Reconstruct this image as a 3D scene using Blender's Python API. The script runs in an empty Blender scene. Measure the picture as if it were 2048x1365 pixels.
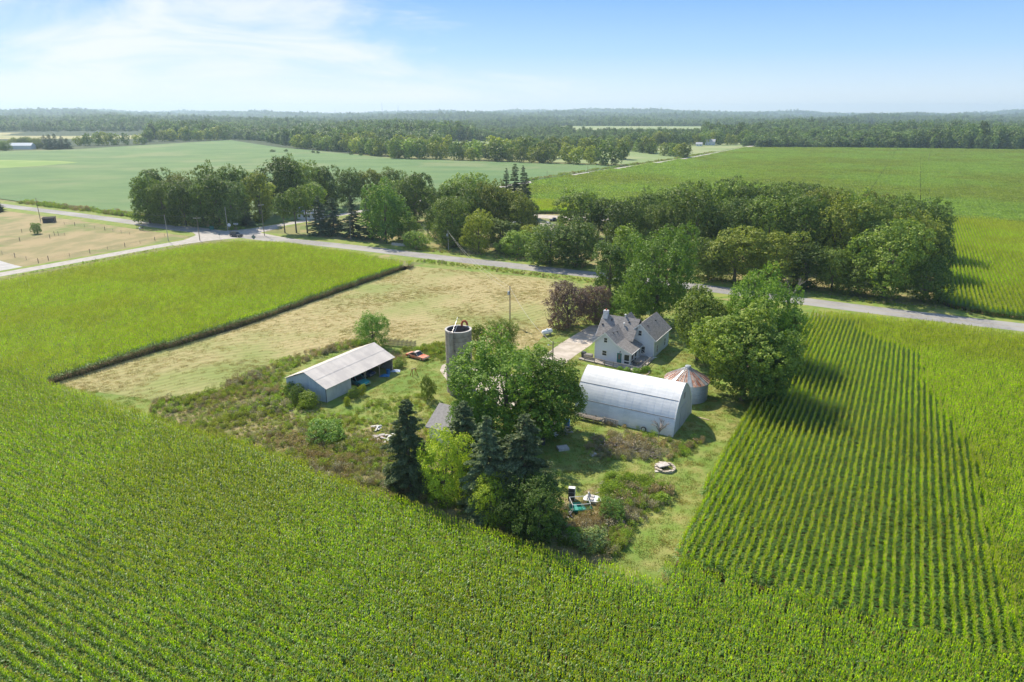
import bpy, math, random
import numpy as np
from mathutils import Vector, Matrix
random.seed(7); RNG = np.random.default_rng(7)
sc = bpy.context.scene; COL = sc.collection
R = math.radians
# ------------------------------------------------------------------ camera
CAM_H = 44.0; FPX = 1365.0; PITCH = math.atan((682.5-224)/FPX)
S, C = math.sin(PITCH), math.cos(PITCH)
cd = bpy.data.cameras.new('camera'); cam = bpy.data.objects.new('camera', cd); COL.objects.link(cam)
cd.sensor_width = 36; cd.lens = 36*FPX/2048; cd.clip_start = 0.5; cd.clip_end = 60000
cam.location = (0, 0, CAM_H); cam.rotation_euler = (math.pi/2-PITCH, 0, 0); sc.camera = cam
# ------------------------------------------------------------------ world
SUN_AZ, SUN_EL = -34.0, 47.0           # azimuth clockwise from +Y
w = bpy.data.worlds.new('World'); sc.world = w; w.use_nodes = True
nt = w.node_tree; nt.nodes.clear()
def N(t, **k):
    n = nt.nodes.new(t)
    for a, b in k.items(): setattr(n, a, b)
    return n
def LK(a, b): nt.links.new(a, b)
sky = N('ShaderNodeTexSky', sky_type='NISHITA'); sky.sun_disc = False
sky.sun_elevation = R(SUN_EL); sky.sun_rotation = R(SUN_AZ); sky.air_density = 1.0; sky.dust_density = 0.6; sky.ozone_density = 1.6
tc = N('ShaderNodeTexCoord'); sep = N('ShaderNodeSeparateXYZ'); LK(tc.outputs['Generated'], sep.inputs[0])
grad = N('ShaderNodeValToRGB'); cr = grad.color_ramp; LK(sep.outputs['Z'], grad.inputs[0])
cr.elements[0].position = 0.0; cr.elements[0].color = (0.80, 0.88, 0.95, 1)
cr.elements[1].position = 1.0; cr.elements[1].color = (0.24, 0.36, 0.62, 1)
for p_, c_ in ((0.03, (0.64, 0.81, 0.99)), (0.075, (0.38, 0.65, 0.99)), (0.15, (0.17, 0.43, 0.95)), (0.35, (0.21, 0.39, 0.78))):
    e = cr.elements.new(p_); e.color = (*c_, 1)
skm = N('ShaderNodeVectorMath', operation='SCALE'); LK(sky.outputs[0], skm.inputs[0]); skm.inputs['Scale'].default_value = 0.10
mx = N('ShaderNodeMix', data_type='RGBA'); mx.inputs[0].default_value = 0.8
LK(skm.outputs[0], mx.inputs[6]); LK(grad.outputs[0], mx.inputs[7])
# thin high cloud: streaked noise, thicker over the western half of the sky
cmap = N('ShaderNodeMapping'); cmap.inputs['Scale'].default_value = (2.4, 2.4, 11.0); cmap.inputs['Rotation'].default_value = (0.0, R(13), 0.0)
cmap.inputs['Location'].default_value = (1.3, 0.4, 0.35)
LK(tc.outputs['Generated'], cmap.inputs[0])
cn = N('ShaderNodeTexNoise'); cn.inputs['Scale'].default_value = 1.6; cn.inputs['Detail'].default_value = 9; cn.inputs['Roughness'].default_value = 0.56; cn.inputs['Distortion'].default_value = 0.7
LK(cmap.outputs[0], cn.inputs['Vector'])
# cover: how cloudy a direction is
cv1 = N('ShaderNodeMath', operation='MULTIPLY_ADD'); LK(sep.outputs['X'], cv1.inputs[0]); cv1.inputs[1].default_value = -0.8; cv1.inputs[2].default_value = 0.095
cv2 = N('ShaderNodeMath', operation='MULTIPLY_ADD'); LK(sep.outputs['Z'], cv2.inputs[0]); cv2.inputs[1].default_value = -1.6; LK(cv1.outputs[0], cv2.inputs[2])
cv3 = N('ShaderNodeClamp'); LK(cv2.outputs[0], cv3.inputs[0]); cv3.inputs[1].default_value = -0.24; cv3.inputs[2].default_value = 0.17
cs = N('ShaderNodeMath', operation='ADD'); LK(cn.outputs['Fac'], cs.inputs[0]); LK(cv3.outputs[0], cs.inputs[1])
crp = N('ShaderNodeMapRange', interpolation_type='SMOOTHSTEP'); LK(cs.outputs[0], crp.inputs[0])
crp.inputs[1].default_value = 0.50; crp.inputs[2].default_value = 0.85; crp.inputs[3].default_value = 0; crp.inputs[4].default_value = 0.92
mc = N('ShaderNodeMix', data_type='RGBA'); LK(crp.outputs[0], mc.inputs[0]); LK(mx.outputs[2], mc.inputs[6]); mc.inputs[7].default_value = (0.84, 0.88, 0.95, 1)
bg = N('ShaderNodeBackground'); bg.inputs['Strength'].default_value = 0.80; LK(mc.outputs[2], bg.inputs[0])
wo = N('ShaderNodeOutputWorld'); LK(bg.outputs[0], wo.inputs[0])
sl = bpy.data.lights.new('sun', 'SUN'); sl.energy = 5.0; sl.angle = R(0.6); sl.color = (1.0, 0.90, 0.74)
sun = bpy.data.objects.new('sun', sl); COL.objects.link(sun)
sdir = Vector((math.sin(R(SUN_AZ))*math.cos(R(SUN_EL)), math.cos(R(SUN_AZ))*math.cos(R(SUN_EL)), math.sin(R(SUN_EL))))
sun.rotation_euler = sdir.to_track_quat('Z', 'Y').to_euler(); sun.location = (0, 0, 80)
sc.view_settings.view_transform = 'Standard'; sc.view_settings.look = 'None'; sc.view_settings.exposure = 0.50; sc.view_settings.gamma = 1
try: sc.view_settings.use_curve_mapping = False
except Exception: pass
sc.render.engine = 'CYCLES'
cy = sc.cycles; cy.use_denoising = True; cy.max_bounces = 6; cy.diffuse_bounces = 3; cy.glossy_bounces = 2; cy.transmission_bounces = 3
cy.volume_bounces = 1; cy.transparent_max_bounces = 4; cy.caustics_reflective = False; cy.caustics_refractive = False
# ------------------------------------------------------------------ plan of the place
def G(x, y, h=0.0):
    """ground position of a surveyed point (seen at photo pixel x, y when h metres above the ground)"""
    v = (y-682.5)/FPX; d = (CAM_H-h)/(S+v*C); return ((x-1024)/FPX*d, d*(C-v*S))
def ZH(y, dist): v = (y-682.5)/FPX; return CAM_H-dist*(S+v*C)/(C-v*S)
AZ = R(29.6); EV = np.array([math.cos(AZ), -math.sin(AZ)]); EU = np.array([math.sin(AZ), math.cos(AZ)])
def FR(o, x, y): q = np.array(o[:2])+EV*x+EU*y; return (float(q[0]), float(q[1]))
def inside(P, poly):
    P = np.asarray(P, float); x, y = P[:, 0], P[:, 1]; res = np.zeros(len(P), bool); n = len(poly); j = n-1
    for i in range(n):
        xi, yi = poly[i]; xj, yj = poly[j]
        if yi != yj:
            c = ((yi > y) != (yj > y)) & (x < (xj-xi)*(y-yi)/(yj-yi)+xi); res ^= c
        j = i
    return res
def near_line(P, line, dist):
    P = np.asarray(P, float); m = np.zeros(len(P), bool)
    for a, b in zip(line[:-1], line[1:]):
        a = np.array(a); b = np.array(b); d = b-a; t = np.clip(((P-a)@d)/(d@d), 0, 1); q = a+t[:, None]*d
        m |= ((P-q)**2).sum(1) < dist*dist
    return m
# ------------------------------------------------------------------ builders
def tag(o, label=None, cat=None, group=None, kind=None):
    if label: o['label'] = label
    if cat: o['category'] = cat
    if group: o['group'] = group
    if kind: o['kind'] = kind
    return o
def empty(name, loc=(0, 0, 0), rz=0.0, **k):
    o = bpy.data.objects.new(name, None); COL.objects.link(o)
    o.location = loc if len(loc) == 3 else (loc[0], loc[1], 0); o.rotation_euler = (0, 0, rz)
    return tag(o, **k)
def mesh_np(name, V, F, mats=(), mi=None, tone=None, smooth=False):
    me = bpy.data.meshes.new(name); V = np.asarray(V, np.float32); F = np.asarray(F, np.int32)
    nf, k = F.shape
    me.vertices.add(len(V)); me.vertices.foreach_set('co', V.ravel())
    me.loops.add(nf*k); me.loops.foreach_set('vertex_index', F.ravel())
    me.polygons.add(nf); me.polygons.foreach_set('loop_start', np.arange(0, nf*k, k, dtype=np.int32))
    for m in mats: me.materials.append(m)
    if mi is not None: me.polygons.foreach_set('material_index', np.asarray(mi, np.int32))
    if smooth: me.polygons.foreach_set('use_smooth', np.ones(nf, bool))
    me.update(calc_edges=True)
    if tone is not None:
        at = me.attributes.new('tone', 'FLOAT', 'FACE'); at.data.foreach_set('value', np.asarray(tone, np.float32))
    return me
def link(name, me, parent=None):
    o = bpy.data.objects.new(name, me); COL.objects.link(o)
    if parent is not None: o.parent = parent
    return o
class MB:
    def __init__(s): s.v = []; s.f = []; s.m = []; s.s = []
    def add(s, V, F, m=0, smooth=False):
        b = len(s.v); s.v += [tuple(map(float, q)) for q in V]; s.f += [tuple(b+i for i in f) for f in F]; s.m += [m]*len(F); s.s += [smooth]*len(F); return s
    def box(s, x0, x1, y0, y1, z0, z1, m=0):
        V = [(x, y, z) for z in (z0, z1) for y in (y0, y1) for x in (x0, x1)]
        return s.add(V, [(0, 2, 3, 1), (4, 5, 7, 6), (0, 1, 5, 4), (2, 6, 7, 3), (0, 4, 6, 2), (1, 3, 7, 5)], m)
    def prism(s, poly, a, b, axis='y', m=0):
        n = len(poly)
        def P(q, t): return (q[0], t, q[1]) if axis == 'y' else ((t, q[0], q[1]) if axis == 'x' else (q[0], q[1], t))
        V = [P(q, a) for q in poly]+[P(q, b) for q in poly]
        F = [(i, (i+1) % n, n+(i+1) % n, n+i) for i in range(n)]+[tuple(range(n))[::-1], tuple(range(n, 2*n))]
        return s.add(V, F, m)
    def tube(s, p0, p1, r0, r1=None, n=8, m=0, cap=True, smooth=True):
        r1 = r0 if r1 is None else r1; p0 = Vector(p0); p1 = Vector(p1); d = (p1-p0).normalized()
        a = d.orthogonal().normalized(); b = d.cross(a)
        V = []
        for p, r in ((p0, r0), (p1, r1)):
            for i in range(n): t = 2*math.pi*i/n; V.append(p+a*(r*math.cos(t))+b*(r*math.sin(t)))
        s.add(V, [(i, (i+1) % n, n+(i+1) % n, n+i) for i in range(n)], m, smooth)
        if cap: s.add(V, [tuple(range(n))[::-1], tuple(range(n, 2*n))], m)
        return s
    def path(s, pts, r, n=6, m=0):
        for a, b in zip(pts[:-1], pts[1:]): s.tube(a, b, r, n=n, m=m)
        return s
    def lathe(s, prof, n=32, c=(0, 0, 0), m=0, a0=0, a1=2*math.pi, smooth=False):
        full = abs(a1-a0-2*math.pi) < 1e-6; k = n if full else n+1; V = []
        for r, z in prof:
            for i in range(k): t = a0+(a1-a0)*i/n; V.append((c[0]+r*math.cos(t), c[1]+r*math.sin(t), c[2]+z))
        F = []
        for j in range(len(prof)-1):
            for i in range(n):
                i2 = (i+1) % k; F.append((j*k+i, j*k+i2, (j+1)*k+i2, (j+1)*k+i))
        return s.add(V, F, m, smooth)
    def build(s, name, mats, parent=None, bevel=0):
        me = bpy.data.meshes.new(name); me.from_pydata(s.v, [], s.f)
        for q in (mats if isinstance(mats, (list, tuple)) else [mats]): me.materials.append(q)
        me.polygons.foreach_set('material_index', s.m); me.polygons.foreach_set('use_smooth', s.s); me.update()
        o = link(name, me, parent)
        if bevel:
            b = o.modifiers.new('bevel', 'BEVEL'); b.width = bevel; b.segments = 2; b.limit_method = 'ANGLE'
        return o
# ------------------------------------------------------------------ materials
def mat(name, col, col2=None, scale=1.0, rough=0.8, bump=0.0, bscale=None, metal=0.0, stretch=(1, 1, 1), detail=4, lo=0.4, hi=0.6, spec=0.3, col3=None, s3=0.1, lo3=0.45, hi3=0.6, rot=0.0, coord='Object', bdist=0.05, random=0.0):
    m = bpy.data.materials.new(name); m.use_nodes = True; t = m.node_tree; b = t.nodes['Principled BSDF']
    n = t.nodes.new; L = t.links.new
    b.inputs['Roughness'].default_value = rough; b.inputs['Metallic'].default_value = metal; b.inputs['Specular IOR Level'].default_value = spec
    tcn = n('ShaderNodeTexCoord'); mp = n('ShaderNodeMapping'); L(tcn.outputs[coord], mp.inputs[0]); mp.inputs['Scale'].default_value = stretch; mp.inputs['Rotation'].default_value = (0, 0, rot)
    mp.vector_type = 'TEXTURE' if False else 'POINT'
    out = None
    if col2 is not None:
        no = n('ShaderNodeTexNoise'); no.inputs['Scale'].default_value = scale; no.inputs['Detail'].default_value = detail; no.inputs['Roughness'].default_value = 0.6; L(mp.outputs[0], no.inputs['Vector'])
        mr = n('ShaderNodeMapRange'); mr.interpolation_type = 'SMOOTHSTEP'; L(no.outputs['Fac'], mr.inputs[0]); mr.inputs[1].default_value = lo; mr.inputs[2].default_value = hi
        x = n('ShaderNodeMix'); x.data_type = 'RGBA'; L(mr.outputs[0], x.inputs[0]); x.inputs[6].default_value = (*col, 1); x.inputs[7].default_value = (*col2, 1); out = x.outputs[2]
        if col3 is not None:
            no3 = n('ShaderNodeTexNoise'); no3.inputs['Scale'].default_value = s3; no3.inputs['Detail'].default_value = 5; no3.inputs['Roughness'].default_value = 0.62; L(tcn.outputs[coord], no3.inputs['Vector'])
            mr3 = n('ShaderNodeMapRange'); mr3.interpolation_type = 'SMOOTHSTEP'; L(no3.outputs['Fac'], mr3.inputs[0]); mr3.inputs[1].default_value = lo3; mr3.inputs[2].default_value = hi3
            x3 = n('ShaderNodeMix'); x3.data_type = 'RGBA'; L(mr3.outputs[0], x3.inputs[0]); L(out, x3.inputs[6]); x3.inputs[7].default_value = (*col3, 1); out = x3.outputs[2]
    if random > 0:
        oi = n('ShaderNodeObjectInfo'); rr = n('ShaderNodeMapRange'); L(oi.outputs['Random'], rr.inputs[0]); rr.inputs[3].default_value = 1-random; rr.inputs[4].default_value = 1+random
        vs = n('ShaderNodeVectorMath'); vs.operation = 'SCALE'; L(rr.outputs[0], vs.inputs['Scale'])
        if out is None: vs.inputs[0].default_value = col
        else: L(out, vs.inputs[0])
        out = vs.outputs[0]
    if out is None: b.inputs['Base Color'].default_value = (*col, 1)
    else: L(out, b.inputs['Base Color'])
    if bump > 0:
        nb = n('ShaderNodeTexNoise'); nb.inputs['Scale'].default_value = bscale or scale*3; nb.inputs['Detail'].default_value = 5; L(mp.outputs[0], nb.inputs['Vector'])
        bp = n('ShaderNodeBump'); bp.inputs['Strength'].default_value = bump; bp.inputs['Distance'].default_value = bdist; L(nb.outputs['Fac'], bp.inputs['Height']); L(bp.outputs[0], b.inputs['Normal'])
    return m
def leafmat(name, c0, c1, trans=0.45, rough=0.55, tint=True, field=None, fscale=0.03, gain=1.5, rnd=0.25, spec=0.22):
    """two-tone leaf: tone attribute picks between c0 and c1, the object colour tints, light passes through"""
    m = bpy.data.materials.new(name); m.use_nodes = True; t = m.node_tree; t.nodes.clear(); n = t.nodes.new; L = t.links.new
    at = n('ShaderNodeAttribute'); at.attribute_name = 'tone'
    x = n('ShaderNodeMix'); x.data_type = 'RGBA'; L(at.outputs['Fac'], x.inputs[0]); x.inputs[6].default_value = (*c0, 1); x.inputs[7].default_value = (*c1, 1); out = x.outputs[2]
    if field is not None:
        g = n('ShaderNodeNewGeometry'); no = n('ShaderNodeTexNoise'); no.inputs['Scale'].default_value = fscale; no.inputs['Detail'].default_value = 4; L(g.outputs['Position'], no.inputs['Vector'])
        mr = n('ShaderNodeMapRange'); mr.interpolation_type = 'SMOOTHSTEP'; L(no.outputs['Fac'], mr.inputs[0]); mr.inputs[1].default_value = 0.40; mr.inputs[2].default_value = 0.62
        x2 = n('ShaderNodeMix'); x2.data_type = 'RGBA'; x2.blend_type = 'MULTIPLY'; L(mr.outputs[0], x2.inputs[0]); L(out, x2.inputs[6]); x2.inputs[7].default_value = (*field, 1); out = x2.outputs[2]
    oi = n('ShaderNodeObjectInfo')
    if tint:
        x3 = n('ShaderNodeMix'); x3.data_type = 'RGBA'; x3.blend_type = 'MULTIPLY'; x3.inputs[0].default_value = 1; L(out, x3.inputs[6]); L(oi.outputs['Color'], x3.inputs[7]); out = x3.outputs[2]
    rr = n('ShaderNodeMapRange'); L(oi.outputs['Random'], rr.inputs[0]); rr.inputs[3].default_value = 1-rnd; rr.inputs[4].default_value = 1+rnd
    vs = n('ShaderNodeVectorMath'); vs.operation = 'SCALE'; L(rr.outputs[0], vs.inputs['Scale']); L(out, vs.inputs[0]); out = vs.outputs[0]
    b = n('ShaderNodeBsdfPrincipled'); b.inputs['Roughness'].default_value = rough; b.inputs['Specular IOR Level'].default_value = spec; L(out, b.inputs['Base Color'])
    tr = n('ShaderNodeBsdfTranslucent'); g2 = n('ShaderNodeMix'); g2.data_type = 'RGBA'; g2.blend_type = 'MULTIPLY'; g2.inputs[0].default_value = 1; L(out, g2.inputs[6]); g2.inputs[7].default_value = (gain*1.1, gain*1.15, gain*0.5, 1); L(g2.outputs[2], tr.inputs[0])
    ms = n('ShaderNodeMixShader'); ms.inputs[0].default_value = trans; L(b.outputs[0], ms.inputs[1]); L(tr.outputs[0], ms.inputs[2])
    o = n('ShaderNodeOutputMaterial'); L(ms.outputs[0], o.inputs[0]); return m
M = {}
M['tree'] = leafmat('leaf_broad', (0.080, 0.145, 0.027), (0.245, 0.310, 0.056), trans=0.27, gain=1.5)
M['spruce'] = leafmat('leaf_spruce', (0.075, 0.115, 0.062), (0.205, 0.255, 0.140), trans=0.22, gain=1.1)
M['bark'] = mat('bark', (0.13, 0.10, 0.075), (0.20, 0.17, 0.13), 3, 0.9, 0.4)
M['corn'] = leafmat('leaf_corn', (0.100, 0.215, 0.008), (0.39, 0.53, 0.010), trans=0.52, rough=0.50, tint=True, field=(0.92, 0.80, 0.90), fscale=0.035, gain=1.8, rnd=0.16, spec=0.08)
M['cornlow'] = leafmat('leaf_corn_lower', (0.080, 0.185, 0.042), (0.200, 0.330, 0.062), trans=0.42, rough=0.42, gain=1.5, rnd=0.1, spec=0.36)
M['tassel'] = leafmat('tassel_tan', (0.38, 0.46, 0.08), (0.52, 0.46, 0.14), trans=0.3, gain=1.2, rnd=0.2)
M['husk'] = leafmat('dry_leaf', (0.27, 0.17, 0.07), (0.42, 0.29, 0.13), trans=0.2, gain=1.2, rnd=0.2)
M['canopy'] = leafmat('far_corn_canopy', (0.15, 0.24, 0.050), (0.31, 0.43, 0.095), trans=0.42, rough=0.5, tint=False, field=(0.95, 0.82, 0.75), fscale=0.012, gain=1.5, rnd=0.10)
M['forest'] = leafmat('leaf_forest', (0.085, 0.155, 0.045), (0.215, 0.280, 0.080), trans=0.25, gain=1.3, tint=False, rnd=0.45)
M['weedgreen'] = leafmat('weed_green', (0.13, 0.21, 0.035), (0.31, 0.40, 0.07), trans=0.35, tint=False, rnd=0.35)
M['weedyellow'] = leafmat('weed_yellowgreen', (0.20, 0.24, 0.04), (0.34, 0.36, 0.08), trans=0.35, tint=False, rnd=0.25)
M['weedbrown'] = leafmat('weed_brown', (0.30, 0.23, 0.12), (0.50, 0.40, 0.22), trans=0.2, tint=False, rnd=0.3, gain=1.1)
M['weedgrey'] = leafmat('weed_pale', (0.30, 0.27, 0.17), (0.46, 0.42, 0.29), trans=0.2, tint=False, rnd=0.25, gain=1.1)
M['twig'] = mat('twig_grey', (0.24, 0.20, 0.17), (0.36, 0.32, 0.28), 4, 0.9, random=0.25)
# ------------------------------------------------------------------ plant geometry (numpy)
def kites(P, U, Vd, L_, W_):
    """P centres, U long axis, Vd side axis, per-leaf length and width -> verts, faces"""
    n = len(P); L_ = np.asarray(L_)[:, None]; W_ = np.asarray(W_)[:, None]
    V = np.stack([P-U*L_*0.5, P+Vd*W_*0.5, P+U*L_*0.5, P-Vd*W_*0.5], 1).reshape(-1, 3)
    return V, np.arange(4*n).reshape(n, 4)
def unit(a): return a/np.maximum(np.linalg.norm(a, axis=1, keepdims=True), 1e-9)
def rand_dirs(rg, n, up=0.0):
    d = unit(rg.normal(size=(n, 3))); d[:, 2] += up; return unit(d)
def crown(seed, rx, zb, zt, n, leaf, nl=16, kind='round'):
    """leaf clumps on an uneven set of lobes; rx crown radius, zb..zt its height range"""
    rg = np.random.default_rng(seed); hz = (zt-zb)/2; cz = (zt+zb)/2
    lob = []
    for i in range(nl):
        d = rand_dirs(rg, 1, 0.02)[0]; t = rg.uniform(0.42, 0.74) if nl < 30 else rg.uniform(0.45, 0.82)
        prof = 1.0
        if kind == 'oval': prof = 0.85
        c = np.array([d[0]*rx*t*prof, d[1]*rx*t*prof, cz+d[2]*hz*t])
        lob.append((c, rg.uniform(0.24, 0.42)*rx, rg.uniform(0.24, 0.40)*hz if hz < rx else rg.uniform(0.22, 0.38)*rx))
    lob.append((np.array([0, 0, cz]), rx*0.62, hz*0.66))
    P, D = [], []
    area = np.array([a*a for _, a, b in lob]); cnt = (n*1.6*area/area.sum()).astype(int)
    for (c, ra, rb), k in zip(lob, cnt):
        d = rand_dirs(rg, k, 0.18); r = rg.uniform(0.72, 1.06, (k, 1))
        # sub-clumps: pull leaves towards random tuft centres
        tf = rand_dirs(rg, max(6, k//45), 0.3); idx = np.argmax(d@tf.T, 1); d2 = unit(d*0.7+tf[idx]*0.45)
        r = r*(0.90+0.16*rg.random(len(tf))[idx][:, None])
        P.append(c+d2*r*np.array([ra, ra, rb])); D.append(unit(d2*0.7+(P[-1]-np.array([0, 0, cz-hz*0.3]))/max(rx, hz)*0.6))
    k = int(n*(0.20 if nl < 30 else 0.04)); d = rand_dirs(rg, k, 0.1); tf = rand_dirs(rg, 60, 0.1); rt = rg.uniform(0.66, 0.98, 60); idx = np.argmax(d@tf.T, 1); r = rt[idx]*rg.uniform(0.80, 1.0, k)*(0.93+0.07*np.sin(d[:, 0]*9+d[:, 2]*7))
    P.append(np.array([0, 0, cz])+d*r[:, None]*np.array([rx*.93, rx*.93, hz*.93])); D.append(d)
    P = np.concatenate(P); D = np.concatenate(D); keep = np.ones(len(P), bool)
    for c, ra, rb in lob:
        q = (P-c)/np.array([ra, ra, rb]); keep &= ~((q**2).sum(1) < 0.30)
    P, D = P[keep], D[keep]
    if len(P) > n: k = rg.permutation(len(P))[:n]; P, D = P[k], D[k]
    m = len(P); nrm = unit(D*0.9+rg.normal(size=(m, 3))*0.55); u = unit(np.cross(nrm, rg.normal(size=(m, 3)))); v = np.cross(nrm, u)
    s = leaf*rg.uniform(0.6, 1.25, m)
    ex = np.percentile(np.hypot(P[:, 0], P[:, 1]), 97.5); P = P*np.array([rx/ex, rx/ex, 1.0]); za, zz = np.percentile(P[:, 2], [1.5, 99.3])
    P[:, 2] = zb+(P[:, 2]-za)*(zt-zb)/(zz-za)
    V, F = kites(P, u, v, s*1.25, s*0.85)
    return V, F, np.clip(rg.normal(0.45, 0.28, m), 0, 1), lob
def tree_protos(tagname, seed, rx, zb, zt, n, leaf, nl=16, kind='round', trunk_r=None, mcr=None):
    V, F, tone, lob = crown(seed, rx, zb, zt, n, leaf, nl, kind)
    cm = mesh_np('crown', V, F, [mcr or M['tree']], tone=tone)
    b = MB(); tr = trunk_r or zt*0.022; zc = zb+(zt-zb)*0.35
    rg = random.Random(seed); b.tube((0, 0, -0.6), (0, 0, zc*0.6), tr*1.25, tr*0.8, 9); b.tube((0, 0, zc*0.6), (rg.uniform(-.3, .3), rg.uniform(-.3, .3), zt*0.72), tr*0.8, tr*0.22, 8)
    for c, ra, rb in lob[:10]:
        z0 = zc*rg.uniform(0.55, 0.95); b.tube((0, 0, z0), (c[0]*0.9, c[1]*0.9, max(c[2], z0+0.4)), tr*0.42, tr*0.1, 6)
    o = b.build('trunk', M['bark']); tm = o.data; bpy.data.objects.remove(o)
    return dict(crown=cm, trunk=tm, h=zt, r=rx)
def conifer_protos(seed, h, r, n, sz, mcr=None, sparse=0.0, bare=0.06):
    rg = np.random.default_rng(seed); P, U, W = [], [], []
    b = MB(); b.tube((0, 0, -0.6), (0, 0, h*0.97), h*0.018, h*0.003, 8)
    z = h*bare
    while z < h*0.985:
        t = (z/h-bare)/(1-bare); rad = r*(1-t)**0.80*rg.uniform(0.72, 1.15)+0.12; nb = int(rg.integers(6, 9))
        for i in range(nb):
            if rg.random() < sparse: continue
            a = rg.uniform(0, 2*math.pi); rl = rad*rg.uniform(0.55, 1.18); dr = -0.18-0.25*(1-t)
            tipz = z+rl*dr*0.6+0.18*rl*(t > .6)
            if rl > 0.8: b.tube((0, 0, z), (math.cos(a)*rl*.9, math.sin(a)*rl*.9, tipz), 0.035, 0.01, 4)
            k = max(4, int(rl*rl/(r*r)*n/60)+int(rl/r*n/110))
            s = rg.uniform(0.15, 1, k)**0.6; wd = 0.26*rl*(1-s*0.6)*rg.uniform(-1, 1, k)
            px = math.cos(a)*rl*s-math.sin(a)*wd; py = math.sin(a)*rl*s+math.cos(a)*wd; pz = z+(tipz-z)*s**1.3+rg.uniform(-.10, .05, k)*sz*2
            P.append(np.stack([px, py, pz], 1)); dd = np.stack([np.full(k, math.cos(a)), np.full(k, math.sin(a)), np.full(k, dr)], 1)+rg.normal(size=(k, 3))*0.45
            U.append(unit(dd))
        z += h*rg.uniform(0.024, 0.040)*(1.15-0.35*t)
    P = np.concatenate(P); U = np.concatenate(U); m = len(P)
    nrm = unit(np.array([0, 0, 1.0])+rg.normal(size=(m, 3))*0.6); v = unit(np.cross(nrm, U)); s = sz*rg.uniform(0.6, 1.3, m)
    ex = np.percentile(np.hypot(P[:, 0], P[:, 1]), 96); P[:, :2] *= r/ex
    V, F = kites(P, U, v, s*1.7, s*0.7)
    cm = mesh_np('crown', V, F, [mcr or M['spruce']], tone=np.clip(rg.normal(0.45, 0.3, m), 0, 1))
    o = b.build('trunk', M['bark']); tm = o.data; bpy.data.objects.remove(o)
    return dict(crown=cm, trunk=tm, h=h, r=r)
# ------------------------------------------------------------------ scatter (geometry nodes, only for what nobody could count)
PROTO = {}
def proto_collection(key, meshes):
    c = bpy.data.collections.new(key)
    for i, me in enumerate(meshes):
        o = bpy.data.objects.new('%s_%03d' % (key, i), me); c.objects.link(o)
    PROTO[key] = (c, len(meshes)); return c
def scatter(name, pts, key, label=None, cat=None, color=None):
    """pts: array of x, y, z, rotz, scale_xy, scale_z"""
    pts = np.asarray(pts, np.float32); colct, npro = PROTO[key]
    me = bpy.data.meshes.new(name); me.vertices.add(len(pts)); me.vertices.foreach_set('co', pts[:, :3].ravel())
    rot = np.zeros((len(pts), 3), np.float32); rot[:, 2] = pts[:, 3]
    scl = np.stack([pts[:, 4], pts[:, 4], pts[:, 5]], 1).astype(np.float32)
    a = me.attributes.new('rot', 'FLOAT_VECTOR', 'POINT'); a.data.foreach_set('vector', rot.ravel())
    a = me.attributes.new('scl', 'FLOAT_VECTOR', 'POINT'); a.data.foreach_set('vector', scl.ravel())
    a = me.attributes.new('pick', 'INT', 'POINT'); a.data.foreach_set('value', RNG.integers(0, npro, len(pts)).astype(np.int32))
    me.update(); o = link(name, me); tag(o, label, cat, kind='stuff')
    g = bpy.data.node_groups.new(name, 'GeometryNodeTree'); g.interface.new_socket('Geometry', in_out='INPUT', socket_type='NodeSocketGeometry'); g.interface.new_socket('Geometry', in_out='OUTPUT', socket_type='NodeSocketGeometry')
    n = g.nodes.new; gi = n('NodeGroupInput'); go = n('NodeGroupOutput'); ip = n('GeometryNodeInstanceOnPoints'); ci = n('GeometryNodeCollectionInfo')
    ci.inputs['Collection'].default_value = colct; ci.inputs['Separate Children'].default_value = True; ci.inputs['Reset Children'].default_value = True
    def na(nm, ty): q = n('GeometryNodeInputNamedAttribute'); q.data_type = ty; q.inputs['Name'].default_value = nm; return q.outputs[0]
    g.links.new(gi.outputs[0], ip.inputs['Points']); g.links.new(ci.outputs[0], ip.inputs['Instance']); ip.inputs['Pick Instance'].default_value = True
    g.links.new(na('pick', 'INT'), ip.inputs['Instance Index']); g.links.new(na('rot', 'FLOAT_VECTOR'), ip.inputs['Rotation']); g.links.new(na('scl', 'FLOAT_VECTOR'), ip.inputs['Scale'])
    g.links.new(ip.outputs[0], go.inputs[0])
    md = o.modifiers.new('scatter', 'NODES'); md.node_group = g
    return o
# ------------------------------------------------------------------ ground, roads, fields
def gp(pts, h=0.0): return [G(*p) if len(p) == 2 else G(p[0], p[1], p[2]) for p in pts]
def sheet(name, poly, z, m, kind='structure', label=None):
    b = MB(); b.add([(x, y, z) for x, y in poly], [tuple(range(len(poly)))]); o = b.build(name, m)
    if o.data.polygons[0].normal.z < 0: o.data.flip_normals()
    return tag(o, label, kind=kind)
def hills(x, y):
    r = np.hypot(x, y); th = np.arctan2(x, y)
    s = np.clip((r-1300)/3200, 0, 1); s = s*s*(3-2*s)
    h = 9*np.sin(x/610+1.3)*np.cos(y/820+0.4)+7*np.sin(x/310+y/450)+5*np.cos(x/205-y/330+2)
    far = np.clip((r-4200)/4500, 0, 1); far = far*far*(3-2*far)
    h = h+far*(15+14*np.sin(th*9+0.6)+8*np.sin(th*23+2+r/900)+5*np.sin(th*51+r/600))
    return s*h*1.35
def road_pts(px): return [G(*p) for p in px]
MAIN = road_pts([(0, 411), (130, 427), (250, 443), (360, 458.5), (440, 468), (530, 477), (700, 494), (780, 504), (860, 514), (1000, 529), (1120, 543), (1190, 551), (1300, 563), (1420, 577), (1600, 603), (1800, 628), (1960, 646), (2048, 656)])
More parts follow.
